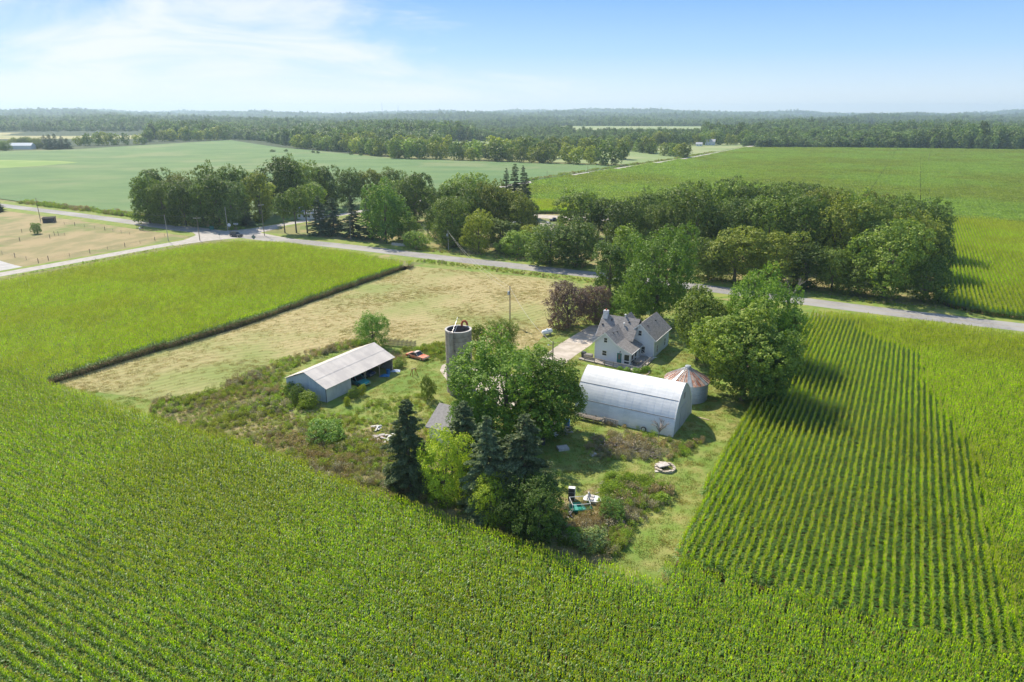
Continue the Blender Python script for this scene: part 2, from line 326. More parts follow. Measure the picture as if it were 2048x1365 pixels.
def extend(line, d0, d1):
    a = np.array(line[0]); b = np.array(line[1]); e = (a-b)/np.linalg.norm(a-b); p0 = tuple(a+e*d0)
    a = np.array(line[-1]); b = np.array(line[-2]); e = (a-b)/np.linalg.norm(a-b); return [p0]+list(line)+[tuple(a+e*d1)]
MAIN = extend(MAIN, 420, 120)
CROSS = road_pts([(0, 550), (120, 529), (250, 505), (300, 496), (360, 485.5), (400, 478), (440, 471), (500, 461.5), (561, 451), (640, 437), (800, 410), (1065, 364), (1112, 356.5), (1181, 345), (1300, 328), (1378, 316.5), (1440, 305), (1486, 296)])
CROSS = extend(CROSS, 90, 60)
def strip(name, line, width, z, m, off=0.0, dash=None, kind='structure'):
    P = np.array(line); out = []
    # resample
    segs = []; 
    for a, b in zip(P[:-1], P[1:]):
        k = max(1, int(np.linalg.norm(b-a)/8)); segs += [a+(b-a)*i/k for i in range(k)]
    segs.append(P[-1]); Q = np.array(segs)
    for _ in range(3): Q[1:-1] = (Q[:-2]+Q[1:-1]*2+Q[2:])/4
    T = np.gradient(Q, axis=0); T /= np.linalg.norm(T, axis=1)[:, None]; Nn = np.stack([T[:, 1], -T[:, 0]], 1)
    L_ = Q+Nn*(off-width/2); Rr = Q+Nn*(off+width/2); V = [(x, y, z) for x, y in L_]+[(x, y, z) for x, y in Rr]; n = len(Q); b = MB()
    F = [(i, n+i, n+i+1, i+1) for i in range(n-1) if dash is None or (i % 3 == 0)]
    b.add(V, F); o = b.build(name, m)
    if o.data.polygons[0].normal.z < 0: o.data.flip_normals()
    return tag(o, kind=kind)
# base terrain in rings
rr = np.concatenate([[0.1], np.geomspace(30, 15000, 90)]); tt = np.linspace(-math.pi, math.pi, 241)[:-1]
X = rr[:, None]*np.sin(tt)[None]; Y = rr[:, None]*np.cos(tt)[None]; Z = hills(X, Y)
V = np.stack([X, Y, Z], -1).reshape(-1, 3); nr, ntn = X.shape
i, j = np.meshgrid(np.arange(nr-1), np.arange(ntn), indexing='ij'); F = np.stack([i*ntn+j, (i+1)*ntn+j, (i+1)*ntn+(j+1) % ntn, i*ntn+(j+1) % ntn], -1).reshape(-1, 4)
m_ground = mat('ground_grass', (0.13, 0.15, 0.045), (0.25, 0.21, 0.10), 0.10, 0.95, 0.3, 1.5, detail=8, col3=(0.035, 0.06, 0.022), s3=0.0016, lo3=0.30, hi3=0.42)
me = mesh_np('ground', V, F[:, ::-1], [m_ground], smooth=True); ground = tag(link('ground', me), kind='structure')
if me.polygons[2000].normal.z < 0: me.flip_normals()
m_hay = mat('mown_hay', (0.41, 0.335, 0.165), (0.29, 0.275, 0.105), 3.0, 0.95, 0.15, 2.0, stretch=(0.75, 0.25, 1), rot=R(52), detail=10, lo=0.34, hi=0.80, col3=(0.225, 0.265, 0.075), s3=0.032, lo3=0.40, hi3=0.66, bdist=0.15)
_t = m_hay.node_tree; _b = _t.nodes['Principled BSDF']; _src = _b.inputs['Base Color'].links[0].from_socket
_tc = _t.nodes.new('ShaderNodeTexCoord'); _mp = _t.nodes.new('ShaderNodeMapping'); _mp.inputs['Rotation'].default_value = (0, 0, R(52)); _t.links.new(_tc.outputs['Object'], _mp.inputs[0])
_wv = _t.nodes.new('ShaderNodeTexWave'); _wv.inputs['Scale'].default_value = 0.20; _wv.inputs['Distortion'].default_value = 26.0; _wv.inputs['Detail'].default_value = 3; _wv.inputs['Detail Scale'].default_value = 0.16; _t.links.new(_mp.outputs[0], _wv.inputs['Vector'])
_mr = _t.nodes.new('ShaderNodeMapRange'); _mr.inputs[1].default_value = 0.0; _mr.inputs[2].default_value = 1.0; _mr.inputs[3].default_value = 0.87; _mr.inputs[4].default_value = 1.06; _t.links.new(_wv.outputs['Fac'], _mr.inputs[0])
_vs = _t.nodes.new('ShaderNodeVectorMath'); _vs.operation = 'SCALE'; _t.links.new(_src, _vs.inputs[0]); _t.links.new(_mr.outputs[0], _vs.inputs['Scale']); _t.links.new(_vs.outputs[0], _b.inputs['Base Color'])
m_lawn = mat('farm_lawn', (0.150, 0.240, 0.035), (0.33, 0.29, 0.105), 0.30, 0.95, 0.8, 2.4, detail=12, lo=0.30, hi=0.78, col3=(0.115, 0.20, 0.028), s3=0.09, lo3=0.42, hi3=0.72, bdist=0.15)
m_weedfloor = mat('weed_floor', (0.16, 0.18, 0.05), (0.29, 0.24, 0.12), 0.5, 0.95, 0.7, 2.0, detail=8, bdist=0.2)
m_pasture = mat('dry_pasture', (0.34, 0.27, 0.14), (0.245, 0.22, 0.10), 0.12, 0.95, 0.4, 1.0, detail=9, col3=(0.17, 0.21, 0.06), s3=0.035, lo3=0.52, hi3=0.66, stretch=(1, 0.5, 1), rot=R(25))
m_soy = mat('soybean', (0.085, 0.170, 0.050), (0.125, 0.210, 0.064), 0.030, 0.9, 0.8, 0.9, stretch=(0.6, 1.1, 1), rot=R(30), detail=10, lo=0.36, hi=0.64, col3=(0.17, 0.22, 0.085), s3=0.011, lo3=0.48, hi3=0.66, bdist=0.4)
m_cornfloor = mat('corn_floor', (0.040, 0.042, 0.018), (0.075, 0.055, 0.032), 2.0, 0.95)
m_asphalt = mat('asphalt_road', (0.22, 0.215, 0.205), (0.29, 0.28, 0.265), 1.5, 0.85, 0.15, 20, detail=6, col3=(0.33, 0.32, 0.30), s3=0.05)
m_chip = mat('chip_road', (0.36, 0.335, 0.30), (0.44, 0.41, 0.37), 0.6, 0.9, 0.15, 20, detail=6)
m_gravel = mat('gravel_drive', (0.40, 0.35, 0.285), (0.52, 0.46, 0.39), 0.5, 0.95, 0.5, 8, detail=9, col3=(0.25, 0.24, 0.12), s3=0.35, lo3=0.60, hi3=0.72)
m_verge = mat('verge_grass', (0.15, 0.23, 0.035), (0.24, 0.27, 0.06), 0.35, 0.95, 0.6, 2.5, detail=8, col3=(0.33, 0.26, 0.13), s3=0.09, lo3=0.55, hi3=0.70)
m_patch = mat('bright_hayfield', (0.19, 0.29, 0.07), (0.25, 0.33, 0.10), 0.02, 0.95)
m_far = mat('far_field', (0.20, 0.27, 0.10), (0.28, 0.31, 0.14), 0.01, 0.95)
m_fartan = mat('far_stubble', (0.38, 0.34, 0.17), (0.29, 0.30, 0.13), 0.008, 0.95)
m_forestfloor = mat('forest_floor', (0.035, 0.055, 0.022), (0.055, 0.075, 0.03), 0.05, 0.95)
def ext(p, q, d):
    p = np.array(p); q = np.array(q); e = (p-q)/np.linalg.norm(p-q); return tuple(p+e*d)
soyL = G(0, 399); soyL2 = G(250, 432)
SOY = [ext(soyL, soyL2, 420)]+gp([(-500, 303), (0, 303), (140, 300), (290, 291), (460, 281), (560, 296), (640, 303), (790, 318), (1000, 325), (1235, 332), (1290, 327), (1190, 342), (1062, 362), (900, 389), (700, 423), (600, 440), (470, 461), (420, 459), (360, 452), (250, 432), (0, 399)])
sheet('meadow_ground', [(-700, -40), (700, -40), (1100, 780), (-1100, 780)], 0.005, mat('meadow_grass', (0.15, 0.18, 0.05), (0.24, 0.22, 0.09), 0.12, 0.95, 0.4, 1.5, detail=8, lo=0.3, hi=0.7))
sheet('soybean_field', SOY, 0.30, m_soy)
sheet('hay_field', gp([(-500, 322), (0, 321), (120, 323), (158, 326), (80, 333), (0, 338), (-500, 350)]), 0.36, m_patch)
FARCORN = gp([(1062, 372), (1112, 361), (1200, 348), (1310, 331), (1400, 318), (1490, 298.5), (1600, 298.5), (1800, 300), (2048, 303), (2500, 307)])+[FR(G(2048, 640), 60, 330), FR(G(2048, 640), 60, 0)]+gp([(2048, 641), (1960, 630), (1905, 618), (1872, 603), (1866, 520), (1800, 470), (1500, 428), (1250, 426), (1062, 429)])
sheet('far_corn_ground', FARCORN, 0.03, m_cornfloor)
PAST = gp([(360, 465), (300, 459), (200, 447), (100, 432), (0, 418)])+[ext(G(0, 418), G(200, 447), 200)]+[ext(G(0, 542), G(200, 507), 110)]+gp([(0, 542), (200, 508), (300, 490), (370, 476), (385, 470)])
sheet('pasture_field', PAST, 0.02, m_pasture)
sheet('gravel_lot_ground', gp([(-200, 560), (-200, 508), (0, 522), (30, 531), (62, 538), (20, 545), (0, 548)]), 0.035, mat('pale_gravel', (0.40, 0.39, 0.37), (0.47, 0.46, 0.44), 0.4, 0.95))
A_ = (85, 752, 2.3)
EDGE = [(130, 770, 2.3), (330, 832, 2.3), (560, 903, 2.3), (780, 985, 2.3), (1000, 1062, 2.3), (1200, 1115, 2.3), (1330, 1146, 2.3)]
REDGE = [(1345, 1142), (1400, 1012), (1450, 912), (1500, 818), (1545, 745), (1590, 680), (1622, 634)]
HOME = gp([A_]+EDGE+REDGE+[(1622, 626), (1500, 600), (1400, 588), (1190, 562), (1000, 540), (860, 526), (830, 531), (480, 655), (250, 722), (112, 765)])
sheet('homestead_ground', HOME, 0.012, m_lawn)
HAYP = gp([(112, 766), (150, 778), (300, 800), (420, 790), (520, 745), (570, 718), (700, 700), (760, 690), (870, 697), (960, 702), (1060, 700), (1105, 655), (1110, 600), (1175, 572), (1130, 561), (1000, 549), (860, 536), (832, 533), (480, 656), (250, 723)])
sheet('mown_hay_field', HAYP, 0.022, m_hay)
sheet('weedy_ground', gp([(330, 830, 2.3), (560, 903, 2.3), (780, 985, 2.3), (1000, 1062, 2.3), (1200, 1115, 2.3), (1225, 1118), (1270, 1040), (1345, 985), (1330, 960), (1210, 960), (1140, 1000), (900, 900), (880, 830), (760, 850), (640, 880), (560, 800), (470, 770), (400, 790), (300, 800)]), 0.030, m_weedfloor)
DRIVE = gp([(1180, 652), (1200, 650), (1212, 662), (1180, 692), (1150, 712), (1118, 738), (1100, 760), (1060, 800), (1000, 835), (930, 790), (900, 770), (880, 742), (884, 731), (897, 726), (960, 740), (1040, 752), (1075, 722), (1120, 688), (1150, 670)])
sheet('gravel_driveway', DRIVE, 0.034, m_gravel)
sheet('farm_lane', gp([(1062, 436), (1062, 429), (1120, 432), (1200, 436), (1320, 445), (1320, 450), (1200, 443), (1120, 439)]), 0.05, m_gravel)
sheet('grove_yard_ground', gp([(600, 440), (700, 425), (900, 395), (1062, 380), (1062, 428), (1250, 430), (1500, 430), (1800, 470), (1866, 520), (1872, 600), (1600, 585), (1400, 558), (1190, 536), (1000, 514), (860, 498), (700, 480), (600, 470)]), 0.020, mat('yard_grass', (0.14, 0.19, 0.045), (0.30, 0.25, 0.11), 0.09, 0.95, 0.4, 1.5, detail=8))
strip('road_verge', MAIN, 19.0, 0.040, m_verge); strip('cross_road_verge', CROSS, 11.0, 0.046, m_verge)
sheet('intersection_pavement', gp([(330, 455), (380, 452), (450, 462.5), (500, 458), (540, 452), (560, 457), (520, 466), (560, 474), (600, 481), (560, 486), (480, 476.5), (420, 482), (350, 492), (340, 490), (375, 478), (392, 471), (385, 464.5), (340, 461)]), 0.052, m_chip)
strip('main_road', MAIN, 7.0, 0.056, m_asphalt); strip('cross_road', CROSS, 5.6, 0.060, m_chip)
m_yellow = mat('worn_yellow_paint', (0.40, 0.30, 0.09), (0.30, 0.26, 0.16), 1.0, 0.8); strip('road_centre_line_marking', MAIN, 0.14, 0.066, m_yellow)
# far small fields
for nm, px, mm in (('far_stubble_field', [(-500, 266), (285, 266), (300, 270), (270, 279), (0, 279), (-500, 280)], m_fartan), ('far_green_field', [(885, 284), (1110, 283), (1130, 291), (1000, 296), (880, 294)], m_far),
                   ('far_green_field', [(1115, 252.5), (1530, 253.5), (1550, 265), (1150, 269)], m_far), ('far_green_field', [(1230, 296), (1480, 286), (1486, 294), (1380, 315), (1300, 325), (1240, 330), (1100, 325), (1100, 315)], m_far), ('far_stubble_field', [(1700, 250), (2500, 246), (2500, 251), (1720, 255)], m_fartan)):
    sheet(nm, gp(px), 0.25, mm)
# ------------------------------------------------------------------ corn
def corn_clump(seed, length=1.17, dry=0.25):
    rg = np.random.default_rng(seed); Vs, Fs, mi, tn = [], [], [], []; base = 0
    def addq(V, F, m, t):
        nonlocal base
        Vs.append(V); Fs.append(F+base); mi.extend([m]*len(F)); tn.extend([t]*len(F)); base += len(V)
    npl = 6
    for k in range(npl):
        x0 = -length/2+length*(k+0.5)/npl+rg.uniform(-.03, .03); y0 = rg.uniform(-.05, .05); h = rg.uniform(1.95, 2.35)
        lean = rg.normal(size=2)*0.05
        s = 0.016; a = rg.uniform(0, 3)
        V = np.array([[x0+s*math.cos(a+q*2.1), y0+s*math.sin(a+q*2.1), 0.0] for q in range(3)]+[[x0+lean[0]+s*.5*math.cos(a+q*2.1), y0+lean[1]+s*.5*math.sin(a+q*2.1), h] for q in range(3)])
        addq(V, np.array([[0, 1, 4, 3], [1, 2, 5, 4], [2, 0, 3, 5]]), 0, 0.3)
        for l in range(11):
            t = (l+0.5)/11; z = 0.25+t*(h-0.45)+rg.uniform(-.05, .05); az = (l % 2)*math.pi+math.pi/2+rg.normal()*0.65
            top = t > 0.60; ln = (0.50 if top else 0.66)*rg.uniform(0.8, 1.15); wd = (0.062 if top else 0.095)*rg.uniform(0.8, 1.2); up = 1.55 if top else 0.45
            hd = 0.42 if top else 1.0; d = np.array([math.cos(az), math.sin(az), 0]); sd = np.array([-d[1], d[0], 0]); d = d*hd; o = np.array([x0+lean[0]*t, y0+lean[1]*t, z])
            ps = [o, o+d*ln*.33+np.array([0, 0, ln*.40*up]), o+d*ln*.70+np.array([0, 0, ln*.42*up]), o+d*ln*1.0+np.array([0, 0, ln*(.30*up-.30*(1-t*.6))])]
            ws = [0.5, 1.0, 0.8, 0.08]; tw = rg.normal()*0.35
            V = []
            for q, (p, ww) in enumerate(zip(ps, ws)):
                sv = sd*math.cos(tw*q/3)+np.array([0, 0, 1])*math.sin(tw*q/3); V += [p-sv*wd*ww/2, p+sv*wd*ww/2]
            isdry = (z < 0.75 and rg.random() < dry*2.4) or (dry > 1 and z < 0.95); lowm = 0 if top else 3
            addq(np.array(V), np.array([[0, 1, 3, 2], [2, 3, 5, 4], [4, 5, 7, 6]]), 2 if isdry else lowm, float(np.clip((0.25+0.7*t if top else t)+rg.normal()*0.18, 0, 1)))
        for q in range(5):
            a = rg.uniform(0, 6.28); sp = 0.10 if q else 0.0; L_ = rg.uniform(.26, .40); o = np.array([x0+lean[0], y0+lean[1], h-0.02]); d = np.array([math.cos(a)*sp, math.sin(a)*sp, L_]); sd = np.array([-math.sin(a), math.cos(a), 0])*0.016
            addq(np.array([o-sd, o+sd, o+d+sd*.6, o+d-sd*.6]), np.array([[0, 1, 2, 3]]), 1, rg.random())
    return mesh_np('corn_plants', np.concatenate(Vs), np.concatenate(Fs), [M['corn'], M['tassel'], M['husk'], M['cornlow']], mi=mi, tone=tn)
proto_collection('corn_source', [corn_clump(100+i) for i in range(10)])
ROW, SEG = 0.83, 1.15
def rows_in(poly, along='u', excl=(), keep=None, dens=1.0, rs=ROW, sg=SEG, jitter=0.025, hvar=0.10):
    P = np.array(poly); o = np.array(G(1345, 1142)); d = P-o; a = EU if along == 'u' else EV; c = EV if along == 'u' else EU
    s0, s1 = (d@a).min(), (d@a).max(); t0, t1 = (d@c).min(), (d@c).max()
    si = np.arange(math.floor(s0/sg), math.ceil(s1/sg)+1)*sg; ti = np.arange(math.floor(t0/rs), math.ceil(t1/rs)+1)*rs
    SS, TT = np.meshgrid(si, ti); Q = o+SS.ravel()[:, None]*a+TT.ravel()[:, None]*c
    Q += a*RNG.uniform(-.2, .2, (len(Q), 1))+c*RNG.normal(size=(len(Q), 1))*jitter
    m = inside(Q, poly)&(np.abs(Q[:, 0]) < 0.78*Q[:, 1]+12)&(Q[:, 1] > 37)
    for e in excl: m &= ~inside(Q, e)
    if keep is not None: m &= keep(Q)
    Q = Q[m]; 
    if dens < 1: Q = Q[RNG.random(len(Q)) < dens]
    n = len(Q); ang = math.atan2(a[1], a[0])+RNG.normal(size=n)*0.03+(RNG.random(n) < .5)*math.pi
    x, y = Q[:, 0], Q[:, 1]; hv = 1+hvar*(0.5*np.sin(x/9+y/14)+0.5*np.sin(x/5.3-y/7.7+1))+RNG.normal(size=n)*0.035
    return np.stack([x, y, np.zeros(n), ang, np.ones(n)*RNG.uniform(.96, 1.12, n), hv], 1)
Cc = G(1345, 1142); Ag = G(*A_)
NEAR = [FR(Ag, -130, -4), Ag]+gp(EDGE)+[Cc, FR(Cc, 95, 0), (120, 30), (-110, 30)]
LEFT = gp([(-500, 655, 2.2), (0, 559, 2.2), (200, 523, 2.2), (400, 487, 2.2), (470, 481.5, 2.2), (560, 484, 2.2), (700, 503, 2.2), (822, 525, 2.2)])+gp([(828, 532), (480, 656), (250, 724), (112, 766)])+[Ag, FR(Ag, -130, -4)]
RIGHT = gp(REDGE)+gp([(1629, 622, 2.2), (1726, 628, 2.2), (1824, 638, 2.2), (1960, 656, 2.2), (2048, 668, 2.2), (2300, 700, 2.2)])+[FR(Cc, 95, 0)]
BLOCK = [FR(Cc, -2, 0.5)]+gp(REDGE)+gp([(1629, 622, 2.2), (1650, 628, 2.2), (1726, 640, 2.2), (1730, 660, 2.2), (1845, 700, 2.2), (1858, 760, 2.2), (1905, 830, 2.2), (1965, 920, 2.2), (2005, 1135, 2.2), (2055, 1260, 2.2)])+[FR(Cc, 60, 0.5)]
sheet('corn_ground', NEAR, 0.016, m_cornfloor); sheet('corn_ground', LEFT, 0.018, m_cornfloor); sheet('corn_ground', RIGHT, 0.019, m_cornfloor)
proto_collection('corn_edge_source', [corn_clump(150+i, dry=1.2) for i in range(5)])
def split_edge(c, line, d=1.7):
    m = near_line(c[:, :2], line, d); return c[~m], c[m]
WALL = gp([(828, 532), (480, 656), (250, 724), (112, 766)])+[Ag]
c_near = rows_in(NEAR, 'v', rs=0.93, hvar=0.07); c_left = rows_in(LEFT, 'u'); c_blk = rows_in(RIGHT, 'u', keep=lambda Q: inside(Q, BLOCK), jitter=0.035, hvar=0.05, rs=0.80); c_rt = rows_in(RIGHT, 'v', keep=lambda Q: ~(inside(Q, BLOCK)&inside(Q+EV*(0.7+0.5*np.sin(Q[:, 1:2]*.9)), BLOCK)))
c_left, c_e1 = split_edge(c_left, WALL); scatter('cornfield_edge_leaves', c_e1, 'corn_edge_source', 'outer corn rows with brown dried lower leaves facing the farmyard', 'corn')
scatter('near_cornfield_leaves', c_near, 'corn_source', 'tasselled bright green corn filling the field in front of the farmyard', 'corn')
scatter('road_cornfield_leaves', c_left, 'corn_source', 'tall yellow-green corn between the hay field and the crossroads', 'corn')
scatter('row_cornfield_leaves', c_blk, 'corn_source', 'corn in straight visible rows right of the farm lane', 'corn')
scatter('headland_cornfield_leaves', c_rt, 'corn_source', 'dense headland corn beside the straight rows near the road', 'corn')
c_far = rows_in(FARCORN, 'u', keep=lambda Q: np.hypot(Q[:, 0], Q[:, 1]) < 350, rs=0.93, sg=1.45)
c_far[:, 4] *= 1.25
scatter('far_cornfield_leaves', c_far, 'corn_source', 'corn rows beyond the grove on the far side of the road', 'corn')
print('corn', len(c_near), len(c_left), len(c_blk), len(c_rt), len(c_far))
def canopy_tile(seed, sz=6.2, n=520):
    rg = np.random.default_rng(seed); P = np.stack([rg.uniform(-sz/2, sz/2, n), (rg.integers(0, 6, n)-2.5)*sz/6+rg.normal(size=n)*0.22, rg.uniform(1.3, 2.3, n)], 1)
    nrm = unit(np.array([0, 0, .5])+rg.normal(size=(n, 3))*.7); u = unit(np.cross(nrm, rg.normal(size=(n, 3)))); v = np.cross(nrm, u); s = rg.uniform(.4, .75, n)
    V, F = kites(P, u, v, s*1.3, s*.75); return mesh_np('corn_canopy', V, F, [M['canopy']], tone=np.clip(rg.normal(.5, .25, n), 0, 1))
proto_collection('canopy_source', [canopy_tile(i) for i in range(6)])
P = np.array(FARCORN); xs = np.arange(-20, 60)*6.0
o = np.array(Cc); gxs, gys = np.meshgrid(np.arange(-60, 130)*6.0, np.arange(15, 200)*6.0); gxs = gxs+np.floor(gxs/24.0)*0.65; Q = o+gxs.ravel()[:, None]*EV+gys.ravel()[:, None]*EU
rq = np.hypot(Q[:, 0], Q[:, 1]); m = inside(Q, FARCORN)&(rq >= 346)&(np.abs(Q[:, 0]) < .78*Q[:, 1]+30); Q = Q[m]; n = len(Q)
scatter('distant_cornfield_canopy_leaves', np.stack([Q[:, 0], Q[:, 1], np.zeros(n), np.full(n, math.atan2(EU[1], EU[0]))+(RNG.random(n) < .5)*math.pi, np.ones(n), RNG.uniform(.93, 1.05, n)], 1), 'canopy_source', 'distant corn running to the dark wood on the horizon side', 'corn')
print('tiles', n)
# ------------------------------------------------------------------ trees
TP = {}
for i in range(5): TP['broad%d' % i] = tree_protos('b', 20+i, 5.6, 0.5+0.4*(i % 3), 14.0, 14000, 0.32, nl=22+3*i)
for i in range(3): TP['round%d' % i] = tree_protos('r', 40+i, 4.6, 0.3, 10.0, 11000, 0.26, nl=20)
for i in range(2): TP['fine%d' % i] = tree_protos('f', 50+i, 6.6, 1.0, 15.5, 36000, 0.24, nl=34)
for i in range(2): TP['oval%d' % i] = tree_protos('o', 60+i, 3.2, 0.4, 14.0, 9500, 0.28, nl=22, kind='oval')
for i in range(3): TP['spruce%d' % i] = conifer_protos(70+i, 15.0, 3.4, 17000, 0.26)
TP['high0'] = tree_protos('b', 120, 6.2, 2.4, 15.0, 34000, 0.25, nl=30); TP['high1'] = tree_protos('b', 121, 5.6, 2.2, 14.0, 18000, 0.30, nl=24)
TP['olds0'] = conifer_protos(75, 15.0, 4.0, 30000, 0.32, sparse=0.06); TP['olds1'] = conifer_protos(76, 15.0, 4.2, 30000, 0.32, sparse=0.04)
for i in range(2): TP['small%d' % i] = tree_protos('q', 55+i, 4.6, 0.3, 10.0, 17000, 0.19, nl=26)
for i in range(2): TP['pine%d' % i] = tree_protos('p', 80+i, 3.6, 6.2, 15.0, 3800, 0.34, nl=20, trunk_r=0.20)
for i in range(3): TP['bush%d' % i] = tree_protos('s', 90+i, 1.6, 0.0, 2.3, 5000, 0.105, nl=16, trunk_r=0.05)
BASES = []
def put_tree(name, base, top, wpx, proto, tint, label, cat='tree', group=None, sink=0.0, rot=None, xy=None):
    g = xy or G(*base); d = math.hypot(g[0], g[1]); depth = g[1]*C+(CAM_H-3)*S; hh = max(0.8, ZH(top, g[1])) if top > -1 else -top
    hh = hh*1.0; t = TP[proto]; sz = hh/t['h']; depth -= (hh*.5-3)*S; sx = (wpx*depth/FPX/2)/t['r']*(1.1 if group and 'grove' in group else 1.0)
    r = empty(name, (g[0], g[1], -sink), RNG.uniform(0, 6.28) if rot is None else rot, label=label, cat=cat, group=group); r.scale = (sx, sx, sz)
    for part in ('crown', 'trunk'):
        o = link(part, t[part], r); o.color = (*tint, 1)
    BASES.append((g[0], g[1], wpx*depth/FPX/2)); return r
MID = (1.0, 1.0, 1.0); DARK = (0.76, 0.82, 0.84); OLIVE = (1.25, 1.05, 0.85); YEL = (1.9, 1.55, 0.9); LIGHT = (1.35, 1.35, 1.2); GREY = (1.0, 1.08, 1.5); PURP = (1.0, 0.48, 2.3); BRIGHT = (0.95, 1.12, 0.72)
FB = 'broadleaf_tree'
# farmyard
put_tree(FB, (1012, 872), 688, 235, 'fine0', BRIGHT, 'large bright green maple tree in the middle of the farmyard, next to the silo', group='trees of the farmyard')
put_tree(FB, (1090, 868), 712, 170, 'fine1', BRIGHT, 'bright green maple crown reaching over the left end of the arched barn', group='trees of the farmyard')
put_tree(FB, (938, 902), 795, 96, 'small1', (0.95, 1.2, 0.8), 'mid green tree leaning over the grey roofed outbuilding', group='trees of the farmyard')
put_tree('spruce_tree', (822, 985), 795, 112, 'olds0', (1.25, 1.22, .95), 'dark spruce with vine-covered top, standing apart at the corn edge left of the outbuilding', group='spruces at the corn edge')
put_tree('spruce_tree', (975, 1025), 830, 128, 'olds1', (1.75, 1.65, 1.45), 'blue-grey spruce with sagging branches behind the yellow-green box elders', group='spruces at the corn edge')
put_tree('spruce_tree', (1048, 1035), 826, 158, 'olds1', (1.35, 1.30, 1.05), 'broad dark spruce with a bluish tip, nearest to the green boat', group='spruces at the corn edge')
put_tree('spruce_tree', (930, 960), 800, 112, 'olds0', (1.05, 1.05, .85), 'dark spruce with a red patch, between the outbuilding and the blue-grey spruce', group='spruces at the corn edge')
put_tree('box_elder', (892, 1008), 866, 118, 'small0', (2.45, 2.15, 1.0), 'yellow-green box elder, the larger of two, in front of the dark spruces', 'tree')
put_tree('box_elder', (985, 1050), 952, 92, 'small1', (2.25, 2.0, 1.0), 'small yellow-green box elder low in front of the blue-grey spruce', 'tree')
put_tree(FB, (1078, 1080), 955, 135, 'small0', (0.75, 0.88, 0.85), 'low dark leafy tree between the broad spruce and the green boat', group='trees of the farmyard')
put_tree(FB, (1030, 1072), 985, 90, 'small1', (0.70, 0.82, 0.75), 'dark low tree at the corn edge under the broad dark spruce', group='trees of the farmyard')
put_tree(FB, (748, 697), 627, 78, 'small1', (1.05, 1.3, 1.0), 'small round green tree behind the far end of the open shed', group='trees of the farmyard')
put_tree(FB, (1005, 712), 640, 74, 'small0', (0.9, 0.85, 0.7), 'dark olive small tree behind the maple, near the utility pole in the hay field', group='trees of the farmyard')
put_tree(FB, (955, 720), 650, 42, 'oval0', (1.0, 0.9, 0.65), 'narrow olive shrub tree pressed against the back of the silo', group='trees of the farmyard')
put_tree('purple_leaf_tree', (1135, 655), 566, 108, 'small0', PURP, 'purple-brown leaved tree beside the driveway, the larger one toward the hay field', 'tree')
put_tree('purple_leaf_tree', (1190, 648), 572, 80, 'small1', PURP, 'purple-brown leaved tree close to the big green tree, right half of the purple pair', 'tree')
put_tree(FB, (1243, 648), 596, 105, 'small1', (1.25, 1.45, 0.9), 'low light green tree just behind the house chimney', group='trees round the house')
put_tree(FB, (1310, 645), 458, 165, 'fine0', (0.85, 1.0, 0.75), 'very tall dark green tree directly behind the white house', group='trees round the house')
put_tree(FB, (1218, 600), 486, 72, 'oval1', (0.9, 1.0, 1.15), 'narrow grey-green tree at the road, left of the tall tree behind the house', group='trees round the house')
put_tree(FB, (1250, 575), 455, 70, 'oval0', (1.3, 1.3, 1.0), 'lighter narrow tree behind the grey-green one at the roadside', group='trees round the house')
put_tree(FB, (1394, 720), 580, 128, 'high1', (1.15, 1.1, 0.9), 'olive green tree touching the right side of the house', group='trees round the house')
put_tree(FB, (1484, 800), 612, 212, 'high0', (1.25, 1.2, 1.0), 'huge spreading olive green tree beside the rust-roofed grain bin', group='trees round the house')
put_tree(FB, (1520, 735), 548, 150, 'fine0', (1.25, 1.45, 0.95), 'tall light green tree next to the road, topping the clump beside the corn', group='trees round the house')
put_tree(FB, (1512, 815), 655, 140, 'broad3', (0.8, 0.95, 0.8), 'dark green tree with low boughs between the grain bin and the corn rows', group='trees round the house')
put_tree(FB, (1560, 735), 625, 75, 'round2', (0.95, 1.15, 0.8), 'green tree at the field lane where the corn rows begin', group='trees round the house')
put_tree(FB, (1575, 700), 655, 60, 'bush1', (1.1, 1.3, 0.8), 'low green bush beside the field lane and the first corn row', group='trees round the house')
